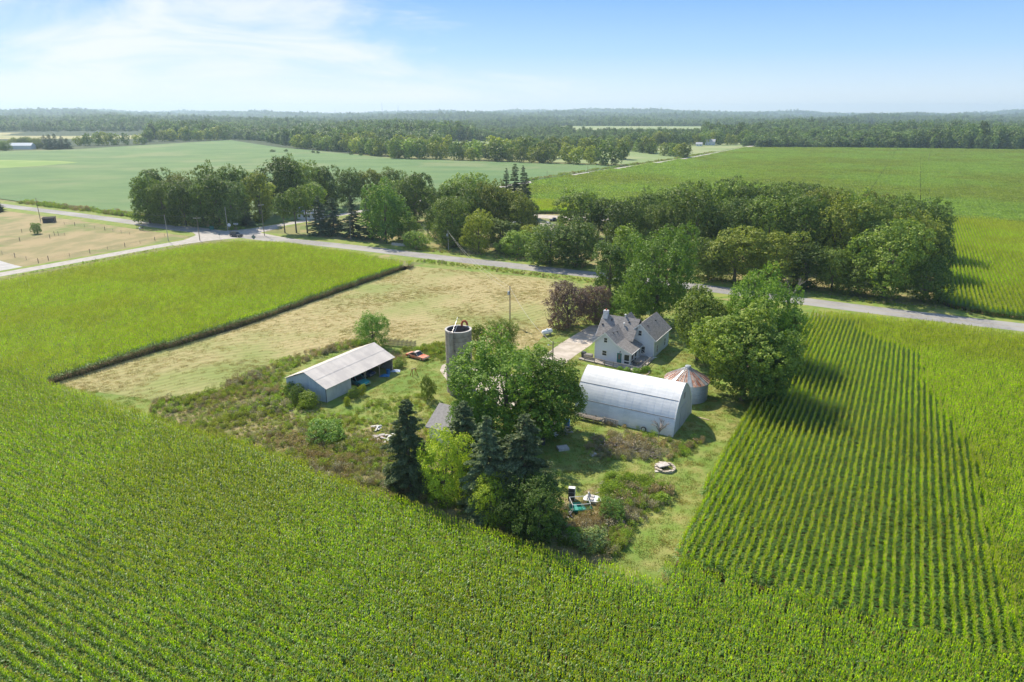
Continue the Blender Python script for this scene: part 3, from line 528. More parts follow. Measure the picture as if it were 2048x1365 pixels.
# big grove across the road: (x, base y, top y, width px, proto, tint)
ORD = ['first', 'second', 'third', 'fourth', 'fifth', 'sixth', 'seventh', 'eighth', 'ninth', 'tenth', 'eleventh', 'twelfth', 'thirteenth', 'fourteenth', 'fifteenth', 'sixteenth', 'seventeenth', 'eighteenth']
TN = {id(MID): 'mid green', id(DARK): 'dark green', id(OLIVE): 'olive green', id(YEL): 'yellowish', id(LIGHT): 'light green', id(GREY): 'grey-green'}
def grove(rows, where, group, kind='broadleaf_tree', kn='tree'):
    for rn, lst in rows.items():
        for i, (x, yb, yt, wpx, pr, ti) in enumerate(sorted(lst)):
            lab = '%s %s, %s from the left in the %s row of %s' % (TN[id(ti)], kn, ORD[i], rn, where)
            put_tree(kind, (x, yb), yt, wpx, pr, ti, lab, group=group)
grove({'front': [(1035, 512, 462, 80, 'round0', LIGHT), (1100, 530, 450, 95, 'broad0', DARK), (1155, 533, 442, 95, 'broad1', DARK), (1415, 560, 480, 85, 'round1', MID), (1468, 563, 458, 110, 'broad2', OLIVE), (1548, 570, 464, 112, 'broad3', OLIVE), (1610, 577, 492, 80, 'oval0', DARK), (1662, 582, 500, 82, 'round2', MID), (1715, 590, 520, 80, 'round1', MID), (1765, 595, 445, 130, 'broad4', LIGHT), (1845, 603, 515, 90, 'round0', DARK)],
       'second': [(1160, 478, 382, 92, 'broad2', MID), (1250, 512, 400, 95, 'broad0', DARK), (1318, 515, 410, 90, 'broad3', MID), (1385, 522, 378, 115, 'broad1', MID), (1455, 525, 400, 100, 'broad4', DARK), (1530, 530, 395, 110, 'broad0', MID), (1600, 538, 390, 105, 'broad2', DARK), (1672, 545, 400, 120, 'broad1', OLIVE), (1745, 552, 412, 115, 'broad3', MID), (1815, 560, 430, 110, 'broad2', OLIVE), (1850, 565, 470, 80, 'round2', DARK)],
       'third': [(1225, 480, 398, 80, 'broad4', DARK), (1290, 482, 384, 95, 'broad1', DARK), (1355, 488, 374, 100, 'broad0', MID), (1430, 492, 366, 105, 'broad3', LIGHT), (1500, 498, 374, 100, 'broad2', DARK), (1570, 502, 376, 100, 'broad4', MID), (1640, 510, 380, 110, 'broad0', OLIVE), (1710, 516, 388, 100, 'broad1', LIGHT), (1775, 522, 398, 100, 'broad3', MID), (1840, 525, 402, 105, 'broad0', DARK)],
       'back': [(1330, 455, 380, 80, 'broad2', DARK), (1395, 455, 366, 90, 'broad4', MID), (1460, 458, 360, 95, 'broad1', DARK), (1530, 462, 366, 90, 'broad0', MID), (1600, 468, 368, 90, 'broad3', DARK), (1665, 475, 378, 95, 'broad2', MID), (1735, 482, 388, 85, 'broad4', OLIVE), (1800, 492, 396, 90, 'broad1', DARK)]},
      'the roadside grove', 'trees of the big grove across the road')
grove({'front': [(818, 478, 433, 62, 'round0', LIGHT), (832, 496, 462, 62, 'bush0', LIGHT), (905, 493, 395, 80, 'broad0', MID), (958, 506, 424, 66, 'round1', YEL), (1005, 500, 440, 65, 'oval1', MID), (1060, 500, 452, 60, 'round2', YEL)],
       'middle': [(885, 478, 376, 70, 'broad3', DARK), (935, 478, 366, 85, 'broad1', MID), (985, 478, 366, 80, 'broad2', OLIVE), (1035, 482, 386, 75, 'broad4', OLIVE), (1052, 470, 400, 50, 'oval0', DARK)],
       'back': [(830, 445, 348, 75, 'broad4', DARK), (875, 445, 380, 60, 'broad0', MID), (935, 440, 348, 95, 'broad2', LIGHT), (780, 445, 362, 90, 'broad1', LIGHT), (985, 445, 372, 60, 'oval1', YEL)]},
      'the middle grove', 'trees of the middle grove')
grove({'front': [(301, 447, 352, 68, 'broad1', DARK), (331, 449, 364, 58, 'broad0', MID), (372, 452, 362, 66, 'broad2', DARK), (408, 453, 372, 56, 'broad3', DARK), (440, 455, 352, 56, 'oval1', DARK), (468, 457, 366, 62, 'broad4', GREY), (493, 453, 394, 32, 'spruce1', DARK), (522, 447, 348, 48, 'oval0', OLIVE), (532, 440, 368, 44, 'oval1', YEL)],
       'middle': [(320, 436, 340, 70, 'broad3', DARK), (375, 438, 346, 66, 'broad0', OLIVE), (428, 438, 330, 60, 'broad1', MID), (480, 438, 334, 70, 'broad2', DARK), (560, 430, 318, 85, 'broad4', DARK), (610, 425, 324, 78, 'broad0', MID), (655, 420, 334, 60, 'broad3', DARK)],
       'back': [(585, 414, 316, 70, 'broad1', MID), (700, 412, 340, 60, 'broad2', DARK), (742, 408, 340, 60, 'broad4', OLIVE), (783, 408, 338, 66, 'broad0', MID), (830, 412, 350, 60, 'broad3', DARK), (640, 410, 345, 50, 'round1', MID)]},
      'the crossroads grove', 'trees of the crossroads grove')
for i, (x, yb, yt, wp, pr, ti) in enumerate([(570, 466, 388, 42, 'pine0', DARK), (593, 466, 378, 50, 'pine1', MID), (615, 467, 374, 52, 'pine0', LIGHT), (632, 452, 366, 60, 'pine1', LIGHT)]):
    put_tree('pine_tree', (x, yb), yt, wp, pr, ti, 'tall thin-crowned pine with bare trunk, %s from the crossroads pole' % ORD[i], group='pines at the crossroads')
for i, (x, yb, yt, wp, pr) in enumerate([(641, 469, 392, 52, 'spruce0'), (669, 471, 394, 52, 'spruce1'), (707, 476, 391, 50, 'spruce2'), (738, 478, 396, 46, 'spruce0')]):
    put_tree('spruce_tree', (x, yb), yt, wp, pr, (0.85, 0.95, 0.9), 'dark spruce in the roadside row, %s from the pines' % ORD[i], group='roadside spruces')
put_tree(FB, (772, 484), 366, 88, 'broad1', (0.95, 1.15, 1.1), 'tall grey-green tree at the end of the roadside spruce row, above the pale stone wall', group='trees of the middle grove')
for i, (x, yb, yt, wp) in enumerate([(1013, 432, 336, 24), (1030, 430, 326, 30), (1046, 434, 330, 26), (1052, 440, 345, 24)]):
    put_tree('spruce_tree', (x, yb), yt, wp*1.25, 'spruce%d' % (i % 3), (0.7, 0.75, 0.65), 'tall slender spruce sticking out above the middle grove, %s from the left' % ORD[i], group='slender spruces of the middle grove')
put_tree(FB, (75, 468), 446, 22, 'round1', (0.9, 1.1, 1.1), 'lone round shrub tree in the dry pasture', group=None)
put_tree('spruce_tree', (-4, 424), 392, 26, 'spruce1', DARK, 'dark conifer at the edge of the picture by the main road', group=None)
put_tree('willow_bush', (655, 880), 842, 86, 'bush0', (1.2, 1.35, 1.5), 'wide grey-green bush in the weeds below the open shed', 'bush')
put_tree('willow_bush', (1177, 1100), 1060, 84, 'bush1', (1.7, 1.55, 3.0), 'pale grey-green round bush at the corn corner below the boat', 'bush')
for i, (x, yb, yt, wp, ti, lab) in enumerate([(598, 803, 772, 40, DARK, 'dark vine-like shrub against the left corner of the shed end wall'), (620, 815, 785, 50, (1.4, 1.3, .8), 'olive shrub in front of the shed end wall'), (706, 797, 775, 32, DARK, 'dark green shrub in front of the white shed door'),
    (724, 790, 770, 22, YEL, 'small pale yellow-green shrub by the open bay of the shed'), (694, 812, 793, 18, YEL, 'tiny yellow-green shrub in the shade of the white shed door'), (798, 736, 722, 26, MID, 'rounded shrub by the open end of the shed'),
    (856, 800, 752, 36, (1.0, .95, .9), 'thin half-bare shrub left of the silo foot'), (975, 880, 848, 40, OLIVE, 'shrub growing at the corner of the outbuilding'), (1147, 1085, 1058, 44, (1.2, 1.5, .7), 'bright green shrub left of the pale round bush'),
    (1225, 1035, 1000, 60, (1.1, 1.25, 1.5), 'grey-green shrub between the boat and the grass strip'), (580, 790, 765, 40, (1.3, 1.4, 0.9), 'light green shrub left of the shed corner'), (1200, 640, 600, 60, (1.1, 1.3, .9), 'green shrub between the purple tree and the chimney')]):
    put_tree('shrub', (x, yb), yt, wp, 'bush%d' % (i % 3), ti, lab, 'shrub')
for i, (x, yb, wp) in enumerate([(546, 304.5, 12), (572, 304, 10), (627, 306.5, 9), (636, 307.5, 8), (702, 310, 11), (722, 312, 10), (880, 320, 9), (992, 323, 9), (228, 291, 14)]):
    put_tree('field_bush', (x, yb), yb-5, wp, 'bush%d' % (i % 3), DARK, 'small dark bush out in the soybean field, %s from the left' % ORD[i], 'bush', 'bushes in the soybean field')
# dead branches in the grove and the pale dead tree by the road
def bare_tree(name, xy, h, seed, label, tilt=0.2):
    rg = random.Random(seed); b = MB(); r = empty(name, (*xy, 0), 0, label=label, cat='dead tree')
    tb = MB(); tb.tube((0, 0, -0.5), (0.2, 0, h*0.5), h*0.02, h*0.014, 7); tb.build('trunk', M['twig'], r)
    for k in range(11):
        z = h*rg.uniform(.3, .5); a = rg.uniform(0, 6.28); L_ = h*rg.uniform(.25, .5); m_ = Vector((.2+math.cos(a)*L_*.4, math.sin(a)*L_*.4, z+L_*.5)); e = m_+Vector((math.cos(a+.4)*L_*.4, math.sin(a+.4)*L_*.4, L_*rg.uniform(.1, .5)))
        lb = MB(); lb.tube((.15, 0, z*.9), m_, .09, .06, 5); lb.tube(m_, e, .06, .02, 5)
        for q in range(4): f = e+Vector((rg.uniform(-1, 1), rg.uniform(-1, 1), rg.uniform(0, 1)))*L_*.28; lb.tube(m_.lerp(e, rg.random()), f, .03, .012, 4)
        lb.build('branch', M['twig'], r)
    return r
bare_tree('dead_tree', G(1572, 632), 9.5, 3, 'pale leafless tree rising behind the light green tree at the road')
bare_tree('dead_tree', G(1752, 560), 13.0, 5, 'grey dead limbs showing among the grove crowns near the far corn')
# ------------------------------------------------------------------ hedgerows and far wood
for i in range(4): TP['far%d' % i] = tree_protos('h', 200+i, 5.2, 0.8, 11.5, 1100, 0.80, nl=14)
FARM = []
for i in range(4):
    t = TP['far%d' % i]; me = t['crown'].copy(); me.name = 'hedgerow_tree'; FARM.append(me)
def hedge(line, step, hpx, group, labels, jit=5, wide=1.0, names='hedgerow_tree', seed=0):
    rg = random.Random(seed); P = [np.array(G(*p)) for p in line]; k = 0; out = []
    for a, b in zip(P[:-1], P[1:]):
        L_ = np.linalg.norm(b-a); n = max(1, int(L_/step))
        for i in range(n):
            q = a+(b-a)*(i+rg.random())/n; q = q+np.array([rg.uniform(-jit, jit)*.5, rg.uniform(-jit, jit)]); h = hpx*rg.uniform(.7, 1.2)
            o = link(names, FARM[rg.randrange(4)]); o.location = (q[0], q[1], -0.4); s = h/11.5; o.scale = (s*rg.uniform(.9, 1.4)*wide,)*2+(s,); o.rotation_euler = (0, 0, rg.uniform(0, 6.28))
            ti = rg.choice([MID, OLIVE, OLIVE, YEL, LIGHT, DARK]); o.color = (*ti, 1)
            out.append((math.atan2(q[0], q[1]), o, TN[id(ti)]))
    for k, (_, o, tone) in enumerate(sorted(out, key=lambda t: t[0])):
        nm = ORD[k] if k < 18 else '%d%s' % (k+1, {1: 'st', 2: 'nd', 3: 'rd'}.get((k+1) % 10, 'th')); tag(o, '%s tree, %s from the left in %s' % (tone, nm, labels), 'tree', group)
    return out
NH = 0
NH += len(hedge([(150, 292), (290, 289)], 10, 15, 'trees of the hedgerow left of the far stubble', 'the short far-left hedgerow', seed=1))
NH += len(hedge([(285, 284), (462, 280)], 10, 20, 'trees of the hedgerow at the back of the soybeans', 'the hedgerow on the soybean skyline', seed=2))
NH += len(hedge([(594, 297), (700, 304), (800, 317), (1000, 323), (1100, 327), (1225, 330)], 8.5, 17, 'trees of the long hedgerow behind the soybeans', 'the long hedgerow behind the soybeans', jit=8, seed=3))
NH += len(hedge([(600, 291), (790, 303), (960, 314), (1100, 318), (1280, 320)], 11, 18, 'second line of the long hedgerow', 'the second line of the long hedgerow', jit=12, seed=4))
NH += len(hedge([(1090, 308), (1240, 300), (1375, 316)], 9, 15, 'trees near the far end of the cross road', 'the copse beside the far cross road', jit=14, seed=5))
NH += len(hedge([(1240, 292), (1380, 291), (1490, 290)], 10, 17, 'trees by the far farmhouse', 'the tree line by the far farmhouse', jit=8, seed=6))
print('hedge trees', NH)
for i, (x, yb, yt) in enumerate([(92, 298, 270), (102, 299, 268), (113, 299, 267), (126, 298, 272), (136, 298, 276)]):
    put_tree('pine_tree', (x, yb), yt, 22, 'spruce%d' % (i % 3), (1.0, 1.1, 1.2), 'dark conifer in the far clump beside the bright white shed, %s from the left' % ORD[i], group='conifers by the far white shed')
for i, (x, yb, yt) in enumerate([(12, 302, 282), (30, 296, 276), (52, 296, 274), (75, 298, 276), (0, 300, 284)]):
    put_tree(FB, (x, yb), yt, 26, 'broad%d' % i, OLIVE if i % 2 else MID, 'olive tree standing around the far white shed, %s one of that cluster' % ORD[i], group='trees round the far white shed')
def fr_mesh(i):
    V, F, tone, lob = crown(300+i, 5.6, 1.0, 16+i % 3*2, 430, 1.5, 12); return mesh_np('forest_tree', V, F, [M['forest']], tone=tone)
proto_collection('forest_source', [fr_mesh(i) for i in range(6)])
FOREST = [G(*p) for p in [(-700, 262), (0, 266), (285, 269), (300, 280), (460, 278.5), (520, 282), (590, 294), (640, 298), (790, 308), (880, 296), (890, 283), (1130, 282), (1135, 291), (1000, 298), (1000, 310), (1095, 312), (1110, 300), (1240, 294), (1480, 286), (1492, 295), (1600, 296.5), (1800, 298), (2048, 301), (2800, 306)]]
FPOLY = FOREST+[(9500, 3000), (9500, 9500), (-9500, 9500), (-9500, 3000)]
HOLES = [gp([(-500, 264), (285, 264), (300, 269), (300, 279), (-500, 282)]), gp([(885, 282.5), (1110, 281.5), (1135, 291), (1000, 297), (880, 295)]), gp([(1110, 252), (1535, 253), (1560, 266), (1150, 270)]), gp([(960, 244), (1250, 243.5), (1250, 246), (960, 247)]), gp([(1700, 249), (2500, 245), (2500, 252), (1720, 256)]),
         gp([(250, 247), (560, 246), (560, 248.5), (250, 249.5)]), gp([(1500, 241), (1900, 240), (1900, 242), (1500, 243)])]
def polar(n, r0, r1, sz, zs):
    r = np.sqrt(RNG.uniform(r0*r0, r1*r1, n)); th = RNG.uniform(-R(41), R(41), n); Q = np.stack([r*np.sin(th), r*np.cos(th)], 1)
    m = inside(Q, FPOLY)&~near_line(Q, CROSS, 12)
    for hq in HOLES: m &= ~inside(Q, hq)
    Q = Q[m]; n = len(Q); cl = 0.80+0.30*np.sin(Q[:, 0]/70+np.sin(Q[:, 1]/90))*np.sin(Q[:, 1]/110)
    s = sz*RNG.uniform(.75, 1.25, n)*np.where((np.abs(np.degrees(np.arctan2(Q[:, 0], Q[:, 1]))-6) < 9)&(np.hypot(Q[:, 0], Q[:, 1]) < 2300), .66, 1.0); return np.stack([Q[:, 0], Q[:, 1], hills(Q[:, 0], Q[:, 1])-1.5, RNG.uniform(0, 6.28, n), s, s*zs*cl*RNG.uniform(.85, 1.15, n)], 1)
fp = np.concatenate([polar(24000, 700, 1700, 1.12, 1.0), polar(34000, 1700, 4200, 1.15, .92), polar(26000, 4200, 9800, 1.9, .75)])
scatter('far_forest', fp, 'forest_source', 'wooded country stretching to the horizon', 'forest'); print('forest', len(fp))

# ------------------------------------------------------------------ farm buildings
m_bluewall = mat('pale_siding', (0.60, 0.63, 0.66), (0.66, 0.69, 0.71), 3, 0.7, 0.25, 1, stretch=(0.3, 0.3, 9), detail=3)
m_white = mat('white_paint', (0.74, 0.74, 0.72), (0.66, 0.66, 0.63), 4, 0.6)
m_shingle = mat('asphalt_shingle', (0.215, 0.200, 0.185), (0.300, 0.280, 0.258), 2.2, 0.95, 0.5, 7, stretch=(1, 1, 2.2), detail=9)
m_glass = mat('window_glass', (0.02, 0.025, 0.03), rough=0.08, spec=0.6)
m_teal = mat('teal_door_paint', (0.03, 0.16, 0.15), rough=0.5)
m_metalw = mat('weathered_white_metal', (0.86, 0.85, 0.81), (0.76, 0.76, 0.73), 0.5, 0.45, 0.06, 3, stretch=(1, 1, 3), detail=8, metal=0.0, random=0.045)
m_metalroof = mat('bare_metal_roof', (0.70, 0.64, 0.56), (0.60, 0.55, 0.49), 0.35, 0.5, 0.05, 3, detail=8, metal=0.0, random=0.05)
m_metalblue = mat('pale_blue_steel', (0.42, 0.50, 0.56), (0.50, 0.56, 0.60), 0.7, 0.5, stretch=(3, 3, .3), detail=6, metal=0.1, random=0.04)
m_galv = mat('galvanised_steel', (0.42, 0.46, 0.49), (0.52, 0.55, 0.57), 1.2, 0.42, metal=0.45, stretch=(.5, .5, 5), detail=6, random=0.05)
m_rust = mat('rusty_roof_steel', (0.33, 0.14, 0.085), (0.48, 0.34, 0.27), 1.6, 0.75, stretch=(1, 1, .5), detail=9, random=0.25)
m_halfrust = mat('half_rusted_steel', (0.50, 0.47, 0.45), (0.33, 0.15, 0.09), 1.5, 0.65, metal=0.2, stretch=(1, 1, .4), detail=8)
m_conc = mat('silo_concrete', (0.34, 0.285, 0.225), (0.43, 0.37, 0.30), 0.9, 0.92, 0.3, 5, detail=9, col3=(0.27, 0.225, 0.18), s3=0.6, lo3=0.5, hi3=0.68, random=0.07)
m_dark = mat('dark_inside', (0.03, 0.028, 0.025), rough=0.95)
m_wood = mat('weathered_grey_wood', (0.27, 0.235, 0.195), (0.36, 0.32, 0.275), 3, 0.9, 0.3, 12, stretch=(1, 6, 1), detail=6, random=0.15)
m_newwood = mat('lumber', (0.46, 0.36, 0.24), (0.38, 0.30, 0.20), 3, 0.85, random=0.15)
m_steel = mat('painted_steel_dark', (0.06, 0.06, 0.065), rough=0.5)
m_red = mat('orange_red_paint', (0.55, 0.09, 0.03), (0.45, 0.13, 0.06), 4, 0.6)
m_tyre = mat('tyre_rubber', (0.02, 0.02, 0.02), rough=0.85); m_chrome = mat('dull_chrome', (0.55, 0.55, 0.55), rough=0.3, metal=0.8)
m_pole = mat('pole_wood', (0.20, 0.16, 0.12), (0.27, 0.225, 0.18), 3, 0.9, stretch=(4, 4, .5))
m_palepole = mat('pale_pole_wood', (0.42, 0.38, 0.33), (0.50, 0.46, 0.40), 3, 0.9, stretch=(4, 4, .5))
m_wire = mat('wire_grey', (0.16, 0.16, 0.16), rough=0.6); m_palewire = mat('wire_pale', (0.62, 0.60, 0.55), rough=0.6)
RZ = -AZ
# --- house ---------------------------------------------------------
HO = G(1188.5, 719.5); HO = FR(HO, 0, 0.05)
house = empty('farmhouse', HO, RZ, label='pale blue-grey two-gabled farmhouse with dark shingle roof and teal door', cat='house')
def wall(poly, a, b, axis, name='wall', m=m_bluewall):
    q = MB(); q.prism(poly, a, b, axis); return q.build(name, m, house)
wall([(0, -.3), (7.0, -.3), (7.0, 2.36), (4.3, 3.62), (2.05, 5.50), (0, 3.72)], 0.0, 6.6, 'y')
wall([(3.72, -.3), (9.42, -.3), (9.42, 3.72), (6.57, 6.22), (3.72, 3.72)], 5.99, 15.0, 'y')
wall([(4.1, -.3), (10.5, -.3), (10.5, 3.6), (7.3, 6.62), (4.1, 3.6)], -1.15, 5.5, 'x')
wall([(0.4, -.3), (3.7, -.3), (3.7, 4.3), (2.05, 6.1), (0.4, 4.3)], 9.8, 12.9, 'y')
def roof(line, th, a, b, axis, name='roof'):
    lo = [(x, z-th) for x, z in line][::-1]; q = MB(); q.prism(line+lo, a, b, axis); return q.build(name, m_shingle, house)
ra = roof([(-0.38, 3.55), (2.05, 5.72), (4.32, 3.80), (7.36, 2.40)], 0.13, -0.34, 5.93, 'y')
rc = roof([(3.72, 3.42), (7.3, 6.86), (10.88, 3.42)], 0.14, -1.5, 6.0, 'x')
rb = roof([(3.34, 3.56), (6.57, 6.42), (9.8, 3.56)], 0.13, 5.66, 15.3, 'y')
rd = roof([(0.05, 4.1), (2.05, 6.3), (4.05, 4.1)], 0.12, 7.4, 13.2, 'y')
re_ = roof([(0.5, 4.33), (2.05, 5.71), (3.6, 4.40)], 0.12, 5.94, 7.3, 'y')
def trim(line, y, parent, w=0.27, ax='y'):
    q = MB(); up = [(x, z-0.0) for x, z in line]; dn = [(x, z-w) for x, z in line][::-1]; q.prism(up+dn, y-0.035, y-0.003, ax); return q.build('trim', m_white, parent)
trim([(-0.40, 3.54), (2.05, 5.73), (4.32, 3.81), (7.38, 2.40)], -0.34, ra); trim([(3.32, 3.55), (6.57, 6.43), (9.82, 3.55)], 5.66, rb); trim([(3.70, 3.41), (7.3, 6.87), (10.9, 3.41)], -1.5, rc, ax='x')
def gutter(x0, x1, y0, y1, z0, z1, parent): q = MB(); q.box(x0, x1, y0, y1, z0, z1); q.build('gutter', m_white, parent)
gutter(9.81, 9.90, 5.7, 15.3, 3.42, 3.54, rb); gutter(7.37, 7.46, -.3, 5.9, 2.27, 2.38, ra)
def cornerboard(x0, x1, y0, y1, z1): q = MB(); q.box(x0, x1, y0, y1, 0, z1); q.build('corner_board', m_white, house)
cornerboard(6.86, 7.03, -.03, .12, 2.3); cornerboard(-0.03, .1, -.03, .1, 3.5); cornerboard(9.30, 9.45, 5.96, 6.1, 3.45)
def window(cx, cz, w_, h_, plane, axis='y', bars=1, parent=house, fr=0.14, sgn=-1):
    q = MB()
    def bx(a0, a1, z0, z1, t0, t1, mb):
        lo, hi = (plane+sgn*t1, plane+sgn*t0) if sgn < 0 else (plane+t0, plane+t1)
        if axis == 'y': mb.box(a0, a1, lo, hi, z0, z1)
        else: mb.box(lo, hi, a0, a1, z0, z1)
    bx(cx-w_/2-fr, cx-w_/2, cz-h_/2-fr, cz+h_/2+fr, 0.0, .07, q); bx(cx+w_/2, cx+w_/2+fr, cz-h_/2-fr, cz+h_/2+fr, 0.0, .07, q)
    bx(cx-w_/2, cx+w_/2, cz+h_/2, cz+h_/2+fr, 0.0, .07, q); bx(cx-w_/2, cx+w_/2, cz-h_/2-fr, cz-h_/2, 0.0, .08, q)
    if bars: bx(cx-w_/2, cx+w_/2, cz-.025, cz+.025, 0.02, .05, q)
    o = q.build('window', m_white, parent); g = MB(); bx(cx-w_/2, cx+w_/2, cz-h_/2, cz+h_/2, 0.004, .018, g); g.build('pane', m_glass, o); return o
window(2.08, 4.15, .62, .85, 0); window(1.95, 1.62, .80, .90, 0); window(6.33, 1.45, .95, 1.15, 0, bars=0); window(6.33, 0.52, .95, .42, 0, bars=0)
window(6.55, 4.55, .62, .95, 5.99); window(4.62, 3.62, .40, .62, 5.99); window(7.35, 1.35, .62, 1.35, 5.99)
window(1.0, 1.45, 1.1, 1.05, 7.0, 'x', 0, sgn=1); window(1.0, .55, 1.1, .40, 7.0, 'x', 0, sgn=1); window(2.7, 1.45, 1.1, 1.05, 7.0, 'x', 0, sgn=1); window(2.7, .55, 1.1, .40, 7.0, 'x', 0, sgn=1); window(4.75, 1.15, .5, 1.7, 7.0, 'x', 0, sgn=1)
window(7.9, 1.4, .62, 1.4, 9.42, 'x', sgn=1); window(12.6, 1.4, .62, 1.4, 9.42, 'x', sgn=1)
q = MB(); q.box(4.45, 5.35, -.05, -.003, 0.05, 2.12); door = q.build('door', m_teal, house); q = MB(); q.box(4.68, 5.12, -.062, -.052, 0.9, 1.9); q.build('pane', mat('door_glass', (0.16, 0.13, 0.11), rough=.2), door)
q = MB(); q.box(4.32, 4.44, -.06, -.002, 0, 2.25); q.box(5.36, 5.48, -.06, -.002, 0, 2.25); q.box(4.44, 5.36, -.06, -.002, 2.13, 2.25); q.build('door_frame', m_white, house)
q = MB(); q.box(5.0, 5.1, -.2, -.003, 2.38, 2.52); q.tube((5.05, -.2, 2.45), (5.05, -.2, 2.25), .06); q.build('wall_lamp', m_steel, house)
q = MB(); q.box(-1.25, -.35, 6.55, 7.35, 3.5, 7.75); ch = q.build('chimney', mat('white_masonry', (0.62, 0.63, 0.63), (0.52, 0.54, 0.55), 3, .9), house)
q = MB(); q.tube((-.8, 6.95, 7.75), (-.8, 6.95, 8.02), .16, .14); q.build('flue_cap', m_red, ch)
for (x, y, z, k) in [(1.0, 1.6, 4.75, 0), (2.75, 1.9, 5.1, 0), (2.95, 3.4, 4.95, 0), (0.6, 6.5, 6.15, 1), (4.1, 6.55, 6.2, 1), (-.9, 5.6, 5.3, 1), (7.4, 7.6, 5.65, 0), (7.5, 12.0, 5.6, 0)]:
    v_ = MB(); v_.box(x-.14, x+.14, y-.14, y+.14, z-.15, z+.14); v_.build('roof_vent', m_steel, house)
for (x, y, z) in [(3.0, 7.3, 6.8), (3.35, 5.9, 5.5)]:
    v_ = MB(); v_.tube((x, y, z-.3), (x, y, z+.45), .08); v_.tube((x, y, z+.45), (x, y, z+.6), .2, .2, 10); v_.build('vent_pipe', m_white, house)
v_ = MB(); v_.box(2.0, 2.25, 5.6, 5.66, 1, 1.2)
# deck in front and to the right side
deck = empty('timber_deck', HO, RZ, label='low grey wooden deck with railing along the front of the farmhouse', cat='deck')
b = MB(); b.prism([(-2.6, -1.55), (7.05, -2.55), (9.75, -2.6), (9.75, 5.9), (7.05, 5.9), (7.05, -.06), (-2.4, -.06)], 0.10, 0.24, 'z'); b.build('deck_boards', mat('deck_wood', (0.32, 0.285, 0.245), (0.41, 0.375, 0.33), 2, .9, .3, 8, stretch=(.4, 7, 1), detail=6), deck)
def railing(pts, h=.75, step=1.5, mid=True):
    for a, c in zip(pts[:-1], pts[1:]):
        a = Vector((*a, .24)); c = Vector((*c, .24)); n = max(1, int((c-a).length/step))
        for i in range(n+1): p = a.lerp(c, i/n); q = MB(); q.box(p.x-.05, p.x+.05, p.y-.05, p.y+.05, -.1, .24+h); q.build('post', m_wood, deck)
        q = MB(); up = Vector((0, 0, h+.03)); q.tube(a+up, c+up, .055, n=6); q.tube(a+up*.55, c+up*.55, .035, n=6); q.build('rail', m_newwood if mid else m_wood, deck)
railing([(-1.2, -1.75), (2.9, -2.15)]); railing([(2.95, -2.15), (9.65, -2.55), (9.68, 4.0)], mid=False)
q = MB(); q.tube((7.3, 5.7, 1.05), (9.6, 3.8, .75), .06, n=6); q.tube((9.6, 3.8, .75), (10.4, 5.0, .7), .06, n=6); dp = q.build('downspout', m_white, house)
tb = empty('patio_table', (*FR(HO, 8.15, .9), .24), RZ, label='round stone-coloured patio table on the deck beside the porch windows', cat='table')
q = MB(); q.lathe([(0, .62), (.72, .62), (.72, .70), (0, .70)], 20); q.build('table_top', mat('table_stone', (0.33, 0.28, 0.22), (0.25, .21, .17), 5, .9), tb); q = MB(); q.tube((0, 0, 0), (0, 0, .62), .22); q.build('pedestal', m_wood, tb)
for i, a in enumerate((0.6, 2.8, 4.6)):
    chx = empty('patio_chair', (*FR(HO, 8.15+1.15*math.cos(a), .9+1.15*math.sin(a)), .24), RZ+a+math.pi/2, label='dark metal patio chair at the round deck table, %s' % ['nearest the rail', 'toward the porch wall', 'on the barn side'][i], cat='chair', group='patio chairs')
    q = MB(); q.box(-.25, .25, -.25, .25, .42, .46); q.build('seat', m_steel, chx); q = MB(); q.box(-.25, .25, -.29, -.25, .46, .95); q.build('backrest', m_steel, chx)
    for sx in (-.22, .22):
        for sy in (-.22, .22): q = MB(); q.tube((sx, sy, 0), (sx, sy, .42), .02, n=6); q.build('leg', m_steel, chx)
bin_ = empty('wheelie_bin', FR(HO, -2.05, -.35), RZ, label='black wheeled rubbish bin at the left end of the deck', cat='bin')
q = MB(); q.prism([(-.3, 0.24), (.3, .24), (.36, 1.2), (-.36, 1.2)], -.35, .35, 'y'); q.build('bin_body', m_steel, bin_); q = MB(); q.box(-.38, .38, -.4, .4, 1.2, 1.27); q.build('lid', m_steel, bin_)
tub = empty('hot_tub', FR(HO, -1.0, -.45), RZ, label='square grey wooden tub box standing on the deck by the house corner', cat='tub')
q = MB(); q.box(-.75, .75, -.6, .45, .24, 1.05); q.build('tub_shell', m_wood, tub); q = MB(); q.box(-.65, .65, -.5, .35, 1.052, 1.10); q.build('tub_cover', mat('tub_cover', (.24, .22, .2), rough=.8), tub)
for i, (x, y) in enumerate([(6.3, -3.1), (7.6, -3.2), (9.3, -3.2), (10.3, -1.6), (10.5, -.6)]):
    gq = FR(HO, x, y); r = empty('garden_plant', (*gq, 0), i, label='leafy garden plant below the deck rail, %s counting from the front door' % ORD[i], cat='plant', group='plants round the deck'); s_ = [.45, .5, .6, .6, .5][i]; r.scale = (s_, s_, s_*.75)
    o = link('foliage', TP['bush%d' % (i % 3)]['crown'], r); o.color = (1.4, 1.7, 1.0, 1); o = link('stem', TP['bush0']['trunk'], r)
b = MB(); b.lathe([(1.9, -.1), (1.9, .16), (2.1, .16), (2.1, -.1)], 14, a0=-1.9, a1=.6); o = b.build('bed_edging', m_newwood); o.location = (*FR(HO, 9.3, -2.2), 0); o.rotation_euler = (0, 0, RZ); tag(o, 'curved timber edging round the flower bed at the deck corner', 'edging')
